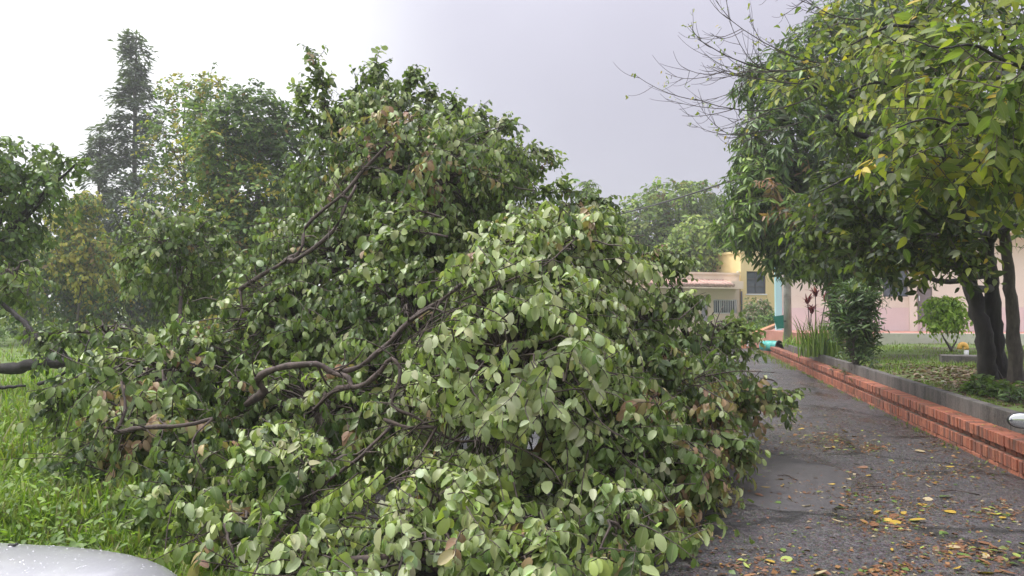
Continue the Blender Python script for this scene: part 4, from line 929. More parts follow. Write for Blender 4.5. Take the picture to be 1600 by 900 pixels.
# blotched slimmer tree beside it
pt = at(1588, 598, 12.2); tb2 = np.array([pt[0], pt[1], 0.48])
tp = at(np.array([1588, 1582, 1574, 1560, 1545]), np.array([610, 500, 400, 300, 180]), np.array([12.2, 12.1, 12.0, 11.8, 11.6])); tp[0, 2] = 0.35
tree('slim_tree', 'slimmer tree with a blotched pale grey trunk right beside the big dark trunk', tb2, [(1530, 160, 11.4, 70, 60, 1.0, 0, 0.6), (1620, 250, 11.8, 60, 60, 1.0, 0, 0.6)], M['leaf_broad'], T_OVATE, GB, [0.3, 0.3, 0.2, 0.1, 0.02, 0.08], 0.14, 8, 9,
     M['bark_pale'], 0.112, trunk_path=tp, limb_r=0.05, lo=0.35, hang=0.7)

RT = np.array([(5.0, -3.5, 3.2), (7.2, -3.0, 4.2), (6.0, -5.0, 4.6), (4.0, -5.5, 3.6), (7.0, -0.8, 3.4)]); rx_, ry_, rd_ = proj(RT)
tree('roadside_tree', 'leafy tree on the lawn behind the viewer and beyond the right edge of the view', (6.2, -3.6, 0.45), [(rx_[k], ry_[k], rd_[k], 1.2 * FPX / abs(rd_[k]), 1.0 * FPX / abs(rd_[k]), 1.2, 0, 0.6) for k in range(5)], M['leaf_broad'], T_OVATE, GB, [0.4, 0.3, 0.2, 0.1, 0, 0], 0.16, 7, 8, M['bark_dark'], 0.2, limb_r=0.06, lo=0.3)
# mango tree
GM = [(0.06, 0.115, 0.02), (0.03, 0.065, 0.014), (0.11, 0.19, 0.03), (0.18, 0.27, 0.05), (0.27, 0.155, 0.08), (0.08, 0.10, 0.05)]
pm = at(1306, 500, 21.5)
LM = [(1190, 335, 19.5, 58, 52, 1.3, 1, 1.0), (1175, 290, 19.5, 40, 40, 0.8, 1, 1.0), (1225, 220, 20.0, 75, 85, 1.6, 0, 1.0), (1215, 130, 20.5, 60, 55, 1.2, 0, 0.8), (1290, 90, 21, 80, 80, 1.6, 0, 0.8), (1250, 330, 20.2, 75, 90, 1.6, 0, 1.0),
      (1240, 395, 19.6, 42, 32, 0.9, 1, 1.0), (1300, 400, 20, 44, 36, 1.2, 0, 1.0), (1330, 250, 21, 90, 110, 1.8, 0, 0.9), (1400, 120, 22, 100, 110, 2, 0, 0.7), (1375, 20, 21.5, 90, 60, 1.6, 0, 0.7), (1152, 352, 19.2, 28, 24, 0.7, 1, 1.0), (1182, 255, 19.8, 30, 30, 0.6, 1, 1.0), (1420, 300, 22.5, 110, 120, 2, 0, 0.9), (1206, 295, 18.4, 22, 26, 0.35, 2, 0.45), (1220, 332, 18.3, 16, 18, 0.3, 2, 0.5), (1350, 410, 21, 60, 38, 1.2, 0, 1.0)]
tree('mango_tree', 'dense dark tree with drooping narrow leaves and a withered brown branch above the pole', (pm[0], pm[1], 0.45), LM, M['leaf_mango'], T_LANCE, GM,
     [[0.36, 0.32, 0.2, 0.07, 0.01, 0.04], [0.25, 0.1, 0.33, 0.3, 0.0, 0.02], [0.05, 0.0, 0.05, 0, 0.9, 0]], 0.25, 15, 11, M['bark_far'], 0.2, lens=(0.4, 0.7), limb_r=0.09, lo=0.4, hang=0.45, spread=0.7, droop=0.25, down=0.0, rnd=0.6, jit=0.55, tail=0.15, clump=(3.0, -0.9))
a = np.array([(1320, 545, 21.5), (1314, 480, 21.3), (1322, 420, 21.1)]); 

# trees across the field and behind the houses
FAR1 = [(0.09, 0.16, 0.03), (0.055, 0.10, 0.022), (0.155, 0.235, 0.04), (0.34, 0.31, 0.04), (0.22, 0.14, 0.05)]
tree('shade_tree', 'dark round leaved tree at the left edge of the field', gpt(-40, 14, 0.1), [(5, 330, 13.5, 52, 100, 1.2, 0, 1.0), (-40, 330, 14, 90, 110, 1.5, 0, 1.0), (95, 270, 13.5, 42, 50, 0.7, 0, 0.9), (20, 250, 13.8, 60, 45, 0.9, 0, 0.9), (70, 300, 13.8, 40, 36, 0.7, 0, 0.9), (5, 440, 13.5, 40, 50, 0.8, 0, 0.9), (120, 255, 13.6, 18, 22, 0.4, 0, 0.9), (-80, 440, 13.5, 70, 60, 1.0, 0, 0.9)],
     M['leaf'], T_OVAL, FAR1, [0.45, 0.4, 0.14, 0.01, 0.0], 0.105, 21, 10, M['bark_dark'], 0.18, lens=(0.35, 0.6), limb_r=0.06, parts=60, clump=(3.2, 0.0), down=0.0, hang=0.4)
tree('bushy_tree', 'dense bushy tree with yellowish shoot tips standing behind the fallen crown', gpt(390, 26, 0.1), [(395, 190, 26, 62, 65, 1.6, 0, 1.0), (345, 240, 25.5, 50, 60, 1.5, 1, 1.0), (440, 230, 26.5, 45, 70, 1.5, 0, 1.0), (400, 300, 25.5, 90, 50, 1.8, 1, 1.0), (350, 370, 25, 80, 60, 1.8, 1, 1.0), (440, 380, 25.5, 70, 70, 1.8, 1, 1.0), (390, 440, 25, 110, 60, 2, 1, 0.9), (470, 320, 26.5, 40, 60, 1.2, 0, 0.9), (320, 190, 27, 30, 45, 1.0, 1, 0.7)],
     M['leaf_far'], T_SMALL, FAR1, [[0.42, 0.44, 0.12, 0.01, 0.01], [0.35, 0.2, 0.26, 0.15, 0.04]], 0.18, 15, 11, M['bark_far'], 0.22, lens=(0.5, 1.0), limb_r=0.09, lo=0.45, hang=0.2, down=-0.3, clump=(2.4, -0.7))
tree('feathery_tree', 'thin airy tree with sparse yellow green twigs between the conifer and the bushy tree', gpt(285, 32, 0.1), [(290, 150, 32, 45, 40, 1.3, 0, 0.55), (330, 130, 32, 30, 32, 1.0, 0, 0.5), (265, 220, 32, 45, 60, 1.5, 0, 0.6), (300, 280, 32, 50, 60, 1.5, 0, 0.6), (250, 320, 32, 50, 70, 1.6, 0, 0.6), (320, 215, 32, 40, 50, 1.3, 0, 0.6)],
     M['leaf_far'], T_SMALL, FAR1, [0.3, 0.15, 0.3, 0.2, 0.05], 0.2, 7, 8, M['bark_far'], 0.12, lens=(0.5, 1.0), limb_r=0.06, lo=0.2, down=-0.5, hang=0.1)
tree('yellow_tree', 'small yellow leaved tree in the field near the wooden post', gpt(118, 33, 0.1), [(112, 345, 33, 35, 32, 1.4, 0, 1.2), (140, 385, 33, 42, 35, 1.4, 0, 1.2), (98, 400, 33, 30, 32, 1.4, 0, 1.2), (135, 320, 33, 22, 20, 1.0, 0, 1.0), (150, 430, 33, 40, 30, 1.4, 0, 0.7)],
     M['leaf_far'], T_SMALL, FAR1, [0.10, 0.02, 0.2, 0.66, 0.02], 0.22, 9, 9, M['bark_far'], 0.07, lens=(0.4, 0.8), limb_r=0.04, lo=0.3)
for i, (x, d, h, w_, lab) in enumerate(((40, 34, 400, 95, 'wide dark tree in the row behind the wooden post'), (150, 36, 430, 60, 'low grey green tree at the foot of the tall conifer'), (245, 38, 420, 60, 'pale leafy tree with a bent grey stem left of the bushy tree'), (480, 36, 330, 80, 'loose tree half hidden behind the upper fallen branches'), (-120, 34, 380, 110, 'broad tree at the far left end of the field row'), (330, 40, 400, 80, 'grey green tree low behind the bushy tree'))):
    tree('field_tree', lab, gpt(x, d, 0.1), [(x + w_ * 0.45 * math.cos(k * 2.4 + i), h + 25 * math.sin(k * 1.7 + i) + k * 8, d, w_ * 0.55, 48, 1.8, 0, 0.8) for k in range(6)],
         M['leaf_far'], T_SMALL, FAR1, [0.42, 0.32, 0.2, 0.05, 0.01] if i % 2 == 0 else [0.3, 0.2, 0.32, 0.16, 0.02], 0.24, 7, 9, M['bark_far'], 0.16, lens=(0.5, 1.0), limb_r=0.07, lo=0.35, clump=(1.8, 0.0), group='trees across the field')
GR = [(0.11, 0.17, 0.04), (0.06, 0.10, 0.03), (0.17, 0.25, 0.05), (0.24, 0.30, 0.07), (0.16, 0.12, 0.05)]
tree('feathery_tree', 'tall pale green feathery tree rising behind the peach house', gpt(1030, 52, 0.1), [(1050, 310, 52, 60, 35, 3, 0, 0.6), (1000, 345, 52, 55, 40, 3, 0, 0.7), (1085, 300, 52, 32, 22, 2, 0, 0.5), (1030, 385, 52, 70, 45, 3, 0, 0.6), (960, 360, 52, 40, 35, 2.5, 0, 0.7), (1090, 350, 52, 40, 40, 2.5, 0, 0.7)],
     M['leaf_far'], T_SMALL, GR, [0.3, 0.12, 0.34, 0.2, 0.04], 0.33, 3.6, 10, M['bark_far'], 0.25, lens=(0.8, 1.6), limb_r=0.12, lo=0.3, down=-0.2, hang=0.3)
tree('bright_tree', 'bright lime green tree just left of the yellow tower block', gpt(1085, 46.5, 0.1), [(1085, 365, 46, 40, 30, 2, 0, 1.0), (1065, 400, 46, 48, 30, 2, 0, 1.0), (1100, 395, 46, 32, 26, 1.6, 0, 1.0), (1030, 420, 46.5, 50, 30, 2, 0, 0.9)],
     M['leaf_far'], T_SMALL, GR, [0.2, 0.06, 0.4, 0.33, 0.01], 0.28, 6, 10, M['bark_far'], 0.2, lens=(0.6, 1.2), limb_r=0.1, lo=0.4)
tree('dark_tree', 'dark evergreen tree behind the yellow tower and peach house', gpt(1125, 56, 0.1), [(1125, 345, 55, 40, 45, 2.5, 0, 1.0), (1120, 400, 55, 55, 45, 2.5, 0, 1.0), (1170, 370, 56, 60, 60, 3, 0, 1.0), (1060, 430, 56, 60, 25, 2, 0, 1.0), (1220, 400, 57, 60, 60, 3, 0, 1.0)],
     M['leaf_far'], T_SMALL, FAR1, [0.35, 0.55, 0.1, 0.0, 0.0], 0.33, 5.5, 10, M['bark_far'], 0.3, lens=(0.7, 1.4), limb_r=0.15, lo=0.4)
tree('bamboo_clump', 'wispy pale plume of bamboo rising behind the fallen crown', gpt(918, 40, 0.1), [(918, 292, 40, 13, 16, 0.8, 0, 0.8), (912, 325, 40, 24, 26, 1.2, 0, 0.8), (925, 365, 40, 35, 40, 1.5, 0, 0.7)],
     M['leaf_far'], T_NEEDLE, GR, [0.3, 0.05, 0.4, 0.25, 0], 0.34, 7, 10, M['bark_far'], 0.06, lens=(0.6, 1.2), limb_r=0.03, lo=0.2, down=-0.3, cat='bamboo')
for i, (x, d, y, w_, lab) in enumerate(((1330, 52, 300, 130, 'tall dark tree behind the roof of the school building'), (1500, 55, 260, 150, 'broad tree behind the right end of the school building'), (1690, 50, 280, 140, 'tree behind the far right end of the school'), (700, 48, 330, 150, 'tree standing far behind the fallen crown'))):
    tree('backdrop_tree', lab, gpt(x, d, 0.1), [(x + w_ * 0.5 * math.cos(k * 2.1 + i), y + 45 * math.sin(k * 1.9 + i) + 50, d, w_ * 0.5, 70, 3, 0, 0.8) for k in range(6)],
         M['leaf_far'], T_SMALL, FAR1, [0.45, 0.4, 0.14, 0.01, 0.0], 0.36, 3.2, 9, M['bark_far'], 0.28, lens=(0.8, 1.5), limb_r=0.12, lo=0.4)

n = 2600; ux = rng.uniform(-500, 760, n); ud = rng.uniform(36, 46, n); ub = at(ux, np.full(n, 488.0), ud); ub[:, 2] = rng.random(n) ** 1.3 * (2.6 + 0.9 * np.sin(ub[:, 0] * 0.7) + 0.6 * np.sin(ub[:, 0] * 1.9))
uo = nrm(rng.normal(size=(n, 3)) + np.array([0, -0.8, 0.4])); uP, up_, ua, un, us, ut = sprays(ub, nrm(uo + rng.normal(0, 0.5, (n, 3))), rng.uniform(0.4, 1.0, n), uo, 10, 0.2, 0.24, hang=0.3)
V, F, C = leaves_geo(T_SMALL, up_, ua, un, us, np.array(FAR1)[rng.choice(4, n, p=[0.42, 0.36, 0.17, 0.05])[ut]] * rng.uniform(0.8, 1.2, (len(up_), 1)))
tag(link('undergrowth', mesh_np('undergrowth', V, F, M['leaf_far'], C, smooth=True)), kind='stuff')
# tall conifer
def conifer(name, label, px, d, ytop, rmax, tiers, seed):
    r = np.random.default_rng(seed); b0 = np.array(gpt(px, d, 0.1)); H = 1.6 + (488 - ytop) / FPX * d
    root = empty(name, tuple(b0), label, 'conifer'); limb('trunk', np.array([b0, b0 + [0.1, 0, H * 0.4], b0 + [0, 0.05, H * 0.75], b0 + [0.05, 0, H]]), 0.26 * H / 17, 0.03, M['bark_far'], root, 10)
    P, A, N_, S = [], [], [], []; BP = []
    for i in range(tiers):
        f = 0.10 + 0.90 * (i + r.uniform(-0.3, 0.3)) / tiers; z = H * min(f, 0.99); L0 = rmax * (1 - f) ** 0.85 * (0.72 + 0.5 * r.random()) + 0.35
        for k in range(int(r.integers(4, 7))):
            if r.random() < 0.2: continue
            an = r.uniform(0, 6.28); L = L0 * r.uniform(0.55, 1.15); dv = np.array([math.cos(an), math.sin(an), 0])
            t = np.linspace(0, 1, 5)[:, None]; q = b0 + [0, 0, z] + dv * L * t + np.array([0, 0, 1.0]) * (0.12 * L * np.sin(t * 2.6) - 0.16 * L * t * t); BP.append(q)
            m_ = int(28 + 34 * L); tt = r.uniform(0.22, 1, m_); pp_ = b0 + [0, 0, z] + dv * (L * tt)[:, None] + np.array([0, 0, 1.0]) * (0.12 * L * np.sin(tt * 2.6) - 0.16 * L * tt * tt)[:, None]
            sd = np.array([-dv[1], dv[0], 0]); P.append(pp_ + r.normal(0, 0.17, (m_, 3))); A.append(dv * 0.6 + sd * r.normal(0, 0.9, (m_, 1)) + np.array([0, 0, 1.0]) * r.normal(-0.12, 0.3, (m_, 1))); N_.append(r.normal(0, 0.35, (m_, 3)) + [0, 0, 1]); S.append(r.uniform(0.22, 0.6, m_))
    P, A, N_, S = map(np.concatenate, (P, A, N_, S)); col = np.array([(0.06, 0.085, 0.06)]) * r.uniform(0.6, 1.7, (len(P), 1))
    V, F, C = leaves_geo(T_NEEDLE, P - b0, A, N_, S, col); tag(link('crown', mesh_np('crown', V, F, M['leaf_far'], C), root), kind='stuff')
    BP = np.array(BP); V, F = tubes(BP, np.full((len(BP), 1), 0.035) * np.linspace(1, 0.3, 5)[None], 4); tag(link('boughs', mesh_np('boughs', V - b0, F, M['bark_far']), root), kind='stuff')
conifer('conifer', 'tall thin conifer towering over the field trees with layered drooping boughs', 205, 44, 50, 3.2, 40, 5)
conifer('conifer', 'short spindly conifer beside the taller one', 150, 44, 205, 1.6, 22, 9)

# ------------------------------------------------------------------ shrubs and garden plants on the right
def shrub(name, label, px, py, d, lobes, mat, T, pal, probs, leafsize, dens, nl, cat='shrub', stems=7, zb=0.47, sr=0.02, **kw):
    b0 = at(px, py, d); b0[2] = zb; root = empty(name, tuple(b0), label, cat)
    C0 = np.array([lobe_px(*L[:6])[0] for L in lobes])
    for k in range(stems):
        c_ = C0[k % len(C0)] + rng.normal(0, 0.12, 3); limb('stem', np.array([b0 + [rng.normal(0, 0.05), rng.normal(0, 0.05), -0.05], (b0 + c_) / 2 + rng.normal(0, 0.06, 3), c_]), sr, sr * 0.35, M['bark_far'], root, 6, 0.006, 0.05, 4)
    Bq, Oq, LIq, (TPq, p_, a_, n_, s_, t_) = grow(lobes, dens, nl, leafsize, **kw); pl_ = np.asarray(pal)
    pi = rng.choice(len(pl_), len(p_), p=np.array(probs) / sum(probs)); k_ = p_[:, 2] + nrm(a_)[:, 2] * s_ > zb + 0.01
    col = np.clip(pl_[pi] * (1 + rng.normal(0, 0.16, (len(p_), 1))), 0.008, 0.8)
    V, F, C = leaves_geo(T, p_[k_] - b0, a_[k_], n_[k_], s_[k_], col[k_]); tag(link('foliage', mesh_np('foliage', V, F, mat, C, smooth=True), root), kind='stuff')
    V, F = tubes(TPq, np.linspace(0.005, 0.002, TPq.shape[1])[None] * np.ones((len(TPq), 1)), 3); tag(link('twigs', mesh_np('twigs', V - b0, F, M['twig']), root), kind='stuff')
    return root
GS = [(0.04, 0.085, 0.022), (0.07, 0.13, 0.03), (0.12, 0.19, 0.05)]
shrub('oleander_shrub', 'dark upright shrub with narrow leaves on the lawn behind the concrete wall', 1338, 566, 15.6, [(1335, 500, 15.6, 38, 42, 0.5, 0, 1.0), (1322, 470, 15.6, 22, 28, 0.35, 0, 1.0), (1350, 470, 15.6, 22, 34, 0.35, 0, 1.0), (1340, 535, 15.6, 30, 28, 0.4, 0, 1.0)],
      M['leaf_mango'], T_LANCE, GS, [0.5, 0.38, 0.12], 0.15, 38, 10, stems=14, lens=(0.25, 0.45), lo=0.2, down=-0.5, hang=-0.2, droop=0.05)
GL = [(0.26, 0.40, 0.05), (0.34, 0.46, 0.08), (0.18, 0.30, 0.04)]
shrub('lime_sapling', 'small lime green bushy sapling on two thin stems before the pale plinth', 1486, 533, 22, [(1475, 482, 22, 34, 20, 0.6, 0, 1.1), (1462, 500, 22, 22, 12, 0.4, 0, 1.0), (1490, 500, 22, 20, 14, 0.4, 0, 0.9), (1480, 472, 22, 20, 12, 0.4, 0, 1.0)],
      M['leaf_broad'], T_OVATE, GL, [0.4, 0.4, 0.2], 0.13, 34, 9, stems=3, sr=0.03, lens=(0.25, 0.5), lo=0.3, hang=0.4)
shrub('weedy_shrub', 'low leafy weeds at the foot of the big trunk on top of the concrete wall', 1560, 630, 10.4, [(1552, 612, 10.6, 36, 24, 0.5, 0, 1.0), (1580, 618, 10.2, 30, 24, 0.4, 0, 1.0), (1530, 604, 11.0, 24, 16, 0.4, 0, 0.9)],
      M['leaf_broad'], T_OVATE, [(0.08, 0.15, 0.03), (0.13, 0.21, 0.04), (0.05, 0.09, 0.02)], [0.4, 0.3, 0.3], 0.085, 60, 9, stems=8, sr=0.008, lens=(0.15, 0.35), lo=0.2, down=-0.6, hang=0.1)
shrub('fern_shrub', 'dark spiny shrub growing at the wall edge below the blotched trunk', 1583, 640, 9.6, [(1584, 622, 9.7, 14, 18, 0.25, 0, 1.0)], M['leaf_mango'], T_LANCE, GS, [0.5, 0.4, 0.1], 0.10, 70, 8, stems=4, sr=0.008, lens=(0.15, 0.3), lo=0.2, down=-0.5, hang=0.0)
shrub('garden_shrub', 'bushy shrub with faded pinkish flowers against the yellow tower', 1180, 522, 41, [(1182, 482, 41, 22, 20, 0.9, 0, 1.0), (1172, 500, 40.5, 20, 18, 0.8, 0, 1.0)], M['leaf_far'], T_SMALL, [(0.10, 0.16, 0.05), (0.18, 0.22, 0.08), (0.36, 0.26, 0.24)], [0.45, 0.3, 0.25], 0.16, 16, 9, stems=5, zb=0.2, lens=(0.4, 0.7), lo=0.3)
shrub('garden_shrub', 'rounded green shrub before the pale blue corner of the school', 1205, 515, 38.5, [(1204, 500, 38.5, 18, 18, 0.8, 0, 1.0), (1192, 512, 38.2, 20, 12, 0.7, 0, 1.0)], M['leaf_far'], T_SMALL, [(0.09, 0.16, 0.035), (0.16, 0.24, 0.05), (0.05, 0.10, 0.03)], [0.4, 0.35, 0.25], 0.16, 16, 9, stems=5, zb=0.3, lens=(0.4, 0.7), lo=0.3)

def blade_geo(base, dirs, length, width, lean, col, K=5):
    """arching strap blades"""
    n = len(base); t = np.linspace(0, 1, K); side = nrm(np.cross(dirs, np.array([0, 0, 1.0])))
    ctr = base[:, None] + dirs[:, None] * (lean[:, None] * length[:, None] * t ** 1.8)[..., None] + np.array([0, 0, 1.0]) * (length[:, None] * (t - 0.45 * lean[:, None] * t ** 2.2))[..., None]
    w = width[:, None] * np.array([0.7, 1.0, 0.9, 0.6, 0.05] if K == 5 else [0.9, 0.8, 0.05])
    V = np.stack([ctr - side[:, None] * w[..., None], ctr + side[:, None] * w[..., None]], 2)
    idx = np.arange(n * K * 2).reshape(n, K, 2)
    F = np.stack([idx[:, :-1, 0], idx[:, :-1, 1], idx[:, 1:, 1], idx[:, 1:, 0]], -1).reshape(-1, 4)
    C = np.ones((n, K, 2, 4)); C[..., :3] = col[:, None, None]; C[..., 3] = 0
    return V.reshape(-1, 3), F, C.reshape(-1, 4)
def rdirs(n): a_ = rng.uniform(0, 2 * np.pi, n); return np.stack([np.cos(a_), np.sin(a_), 0 * a_], -1)
def strap_plant(name, label, px, py, d, n, L, wdt, pal, spread=0.25, zb=0.47, lean=(0.2, 0.9), cat='plant', leafname='leaf', kind=None):
    b0 = at(px, py, d); b0[2] = zb; root = empty(name, tuple(b0), label, cat)
    base = rng.normal(0, spread, (n, 3)) * [1, 1, 0]; dr_ = rdirs(n); ln = rng.uniform(*L, n); wd = np.full(n, wdt) * rng.uniform(0.7, 1.3, n); le = rng.uniform(*lean, n); cl = np.asarray(pal)[rng.integers(0, len(pal), n)] * rng.uniform(0.7, 1.3, (n, 1))
    for i in range(min(n, 60)):
        V, F, C = blade_geo(base[i:i + 1], dr_[i:i + 1], ln[i:i + 1], wd[i:i + 1], le[i:i + 1], cl[i:i + 1]); link(leafname, mesh_np(leafname, V, F, M['grass'], C, smooth=True), root)
    if n > 60:
        V, F, C = blade_geo(base[60:], dr_[60:], ln[60:], wd[60:], le[60:], cl[60:]); tag(link('foliage', mesh_np('foliage', V, F, M['grass'], C, smooth=True), root), kind='stuff')
    return root
strap_plant('lily_clump', 'tall arching clump of light green strap leaves beside the dark shrub', 1283, 546, 19.5, 170, (0.6, 1.35), 0.016, [(0.16, 0.24, 0.05), (0.24, 0.32, 0.08), (0.10, 0.17, 0.04)], 0.24, lean=(0.1, 0.75))
strap_plant('grass_tuft', 'short bright green grass tuft at the foot of the grey pole', 1252, 538, 25, 90, (0.3, 0.6), 0.014, [(0.17, 0.28, 0.05), (0.24, 0.34, 0.08)], 0.3, lean=(0.2, 0.9))
# red cordyline on canes
cb = at(1276, 540, 21.5); cb[2] = 0.47; cor = empty('cordyline', tuple(cb), 'spiky dark red leaved plant on thin canes behind the strap leaved clump', 'plant')
for cx_, cy_ in ((1262, 474), (1274, 462), (1290, 470), (1268, 488), (1302, 478)):
    tp_ = at(cx_, cy_, 21.5); limb('stem', np.array([cb + [rng.normal(0, 0.06), 0, -0.05], (cb + tp_) / 2 + rng.normal(0, 0.04, 3), tp_]), 0.018, 0.012, M['bark_far'], cor, 6, 0.004, 0.05, 3)
    n = 16; dr_ = rdirs(n); V, F, C = blade_geo(np.repeat((tp_ - cb)[None], n, 0) + rng.normal(0, 0.02, (n, 3)), dr_, rng.uniform(0.22, 0.42, n), np.full(n, 0.024), rng.uniform(0.3, 1.3, n), np.array([(0.28, 0.03, 0.07), (0.16, 0.03, 0.05), (0.34, 0.10, 0.14)])[rng.integers(0, 3, n)])
    tag(link('rosette', mesh_np('rosette', V, F, M['grass'], C, smooth=True), cor), kind='stuff')

# ------------------------------------------------------------------ grass, weeds, leaf litter
def grass_field(name, px, py, zf, L, wd, pal, lean=(0.1, 0.8), K=3, cond=None, kind='stuff', mat=None):
    g = ground(px, py, 0.1); g = g[np.isfinite(g).all(1)]; d = proj(g)[2]; g = g[(d > 0.8) & (d < 60)]
    if cond is not None: g = g[cond(g)]
    g[:, 2] = zf(g[:, 0], g[:, 1]) - 0.01; n = len(g); d = proj(g)[2]
    ln = rng.uniform(*L, n) * (0.75 + 0.5 * np.sin(g[:, 0] * 2.3 + 1) * np.sin(g[:, 1] * 1.9)) * np.where(rng.random(n) < 0.06, 1.5, 1) * np.where((g[:, 0] > -3.5) & (g[:, 0] < -1), 0.4, 1)
    cl = np.asarray(pal)[rng.integers(0, len(pal), n)] * (0.75 + 0.35 * rng.random((n, 1)) + 0.15 * np.sin(g[:, :1] * 1.3) * np.sin(g[:, 1:2] * 1.1))
    V, F, C = blade_geo(g, rdirs(n), ln, wd * (0.6 + 0.08 * d) * rng.uniform(0.7, 1.4, n), rng.uniform(*lean, n), cl, K)
    print(name, n)
    return tag(link(name, mesh_np(name, V, F, mat or M['grass'], C, smooth=True)), kind=kind)
n = 60000
GG = [(0.16, 0.26, 0.035), (0.21, 0.31, 0.045), (0.11, 0.19, 0.03), (0.27, 0.34, 0.08), (0.22, 0.22, 0.09)]
grass_field('tall_grass', rng.uniform(-450, 760, n), 520 + 420 * rng.random(n) ** 0.85, verge_z, (0.12, 0.36), 0.0075, GG, K=5, cond=lambda g: (g[:, 0] < -2.62 + 0.25 * np.sin(g[:, 1] * 2) - 0.3 * rng.random(len(g))))
g = ground(rng.uniform(-300, 420, 9000), 600 + 330 * rng.random(9000), 0.1)[:6500]; g = g[g[:, 0] < -3.3 - 0.4 * rng.random(len(g))]; g[:, 2] = verge_z(g[:, 0], g[:, 1]) + rng.uniform(0.05, 0.32, len(g)) * (0.6 + 0.5 * np.sin(g[:, 0] * 2 + 1) * np.sin(g[:, 1] * 2.2))
n = len(g)
V, F, C = leaves_geo(T_OVATE, g, rdirs(n) + np.array([0, 0, -0.15]), np.array([0, 0, 1.0]) + rng.normal(0, 0.35, (n, 3)), rng.uniform(0.03, 0.075, n), np.array([(0.14, 0.25, 0.03), (0.20, 0.31, 0.045), (0.09, 0.16, 0.025)])[rng.integers(0, 3, n)] * rng.uniform(0.7, 1.2, (n, 1)))
tag(link('weeds', mesh_np('weeds', V, F, M['leaf_broad'], C, smooth=True)), kind='stuff')
n = 42000
grass_field('lawn_grass', rng.uniform(1200, 1750, n), 520 + 160 * rng.random(n) ** 1.1, lambda X, Y: lawn_z(X, Y), (0.05, 0.15), 0.0035, [(0.13, 0.21, 0.035), (0.19, 0.27, 0.05), (0.09, 0.15, 0.03), (0.20, 0.20, 0.09)],
            cond=lambda g: (g[:, 0] > CX + 0.16) & (((g[:, 0] - 4.8) / 1.9) ** 2 + ((g[:, 1] - 13.6) / 3.8) ** 2 + 0.5 * np.sin(g[:, 0] * 3) * np.sin(g[:, 1] * 2.3) > 0.85 - 0.5 * rng.random(len(g))) & ((np.array([g[:, 0] - FT.o[0], g[:, 1] - FT.o[1]]).T @ FT.v[:2] < 0) | (g[:, 0] < 8)))
n = 6000
grass_field('bank_grass', rng.uniform(1120, 1224, n), rng.uniform(560, 575, n), lambda X, Y: 0 * X, (0.15, 0.4), 0.004, [(0.18, 0.28, 0.05), (0.26, 0.34, 0.08)], cond=lambda g: g[:, 0] < -99) if False else None
bk = np.array([bank[1], bank[2], bank[3], bank[4]]); u_ = rng.random((2500, 1)); w_ = rng.random((2500, 1))
g = (bk[0] * (1 - u_) + bk[1] * u_) * (1 - w_) + (bk[3] * (1 - u_) + bk[2] * u_) * w_
V, F, C = blade_geo(g, rdirs(2500), rng.uniform(0.15, 0.4, 2500), np.full(2500, 0.014), rng.uniform(0.1, 0.8, 2500), np.array([(0.18, 0.27, 0.05), (0.25, 0.33, 0.08), (0.12, 0.2, 0.04)])[rng.integers(0, 3, 2500)], 3)
tag(link('bank_grass', mesh_np('bank_grass', V, F, M['grass'], C)), kind='stuff')
# weeds in the gutter along the wall
n = 900; gy_ = np.concatenate([rng.uniform(17, 33, 700), rng.uniform(9, 17, 200)]); cl_ = np.round(gy_ * 0.8) / 0.8; gy_ = np.where(rng.random(n) < 0.8, cl_ + rng.normal(0, 0.18, n), gy_)
g = np.stack([WX - 0.03 - np.abs(rng.normal(0, 0.07, n)) * np.where(gy_ > 22, 2.2, 0.7), gy_, 0 * gy_], -1)
V, F, C = blade_geo(g, rdirs(n), rng.uniform(0.03, 0.13, n) * np.where(gy_ > 22, 1.6, 0.7), np.full(n, 0.007), rng.uniform(0.2, 0.9, n), np.array([(0.15, 0.22, 0.04), (0.10, 0.16, 0.03), (0.2, 0.24, 0.07)])[rng.integers(0, 3, n)], 3)
tag(link('gutter_weeds', mesh_np('gutter_weeds', V, F, M['grass'], C)), kind='stuff')
# little plants rooted in the brick top
for y, z, wh in ((17.6, 0.36, 'small dark weed sprouting from the brick top, farthest of the three'), (16.4, 0.36, 'small dark weed on the brick top between two others'), (15.6, 0.3, 'small dark weed hanging over the brick edge, nearest of the three')):
    b0 = np.array([WX + 0.02, y, z]); n = 26; ln = rng.uniform(0.04, 0.09, n)
    V, F, C = leaves_geo(T_OVATE, rng.normal(0, 0.06, (n, 3)) * [0.7, 1, 0.6] + [0, 0, 0.04], rdirs(n) + [0, 0, 0.2], rng.normal(0, 0.4, (n, 3)) + [0, 0, 1], ln, np.array([(0.05, 0.07, 0.035), (0.09, 0.10, 0.06)])[rng.integers(0, 2, n)])
    o = link('wall_weed', mesh_np('wall_weed', V, F, M['leaf_broad'], C)); o.location = b0; o['kind'] = 'thing'
    tag(o, wh, 'weed', 'weeds on the brick wall')

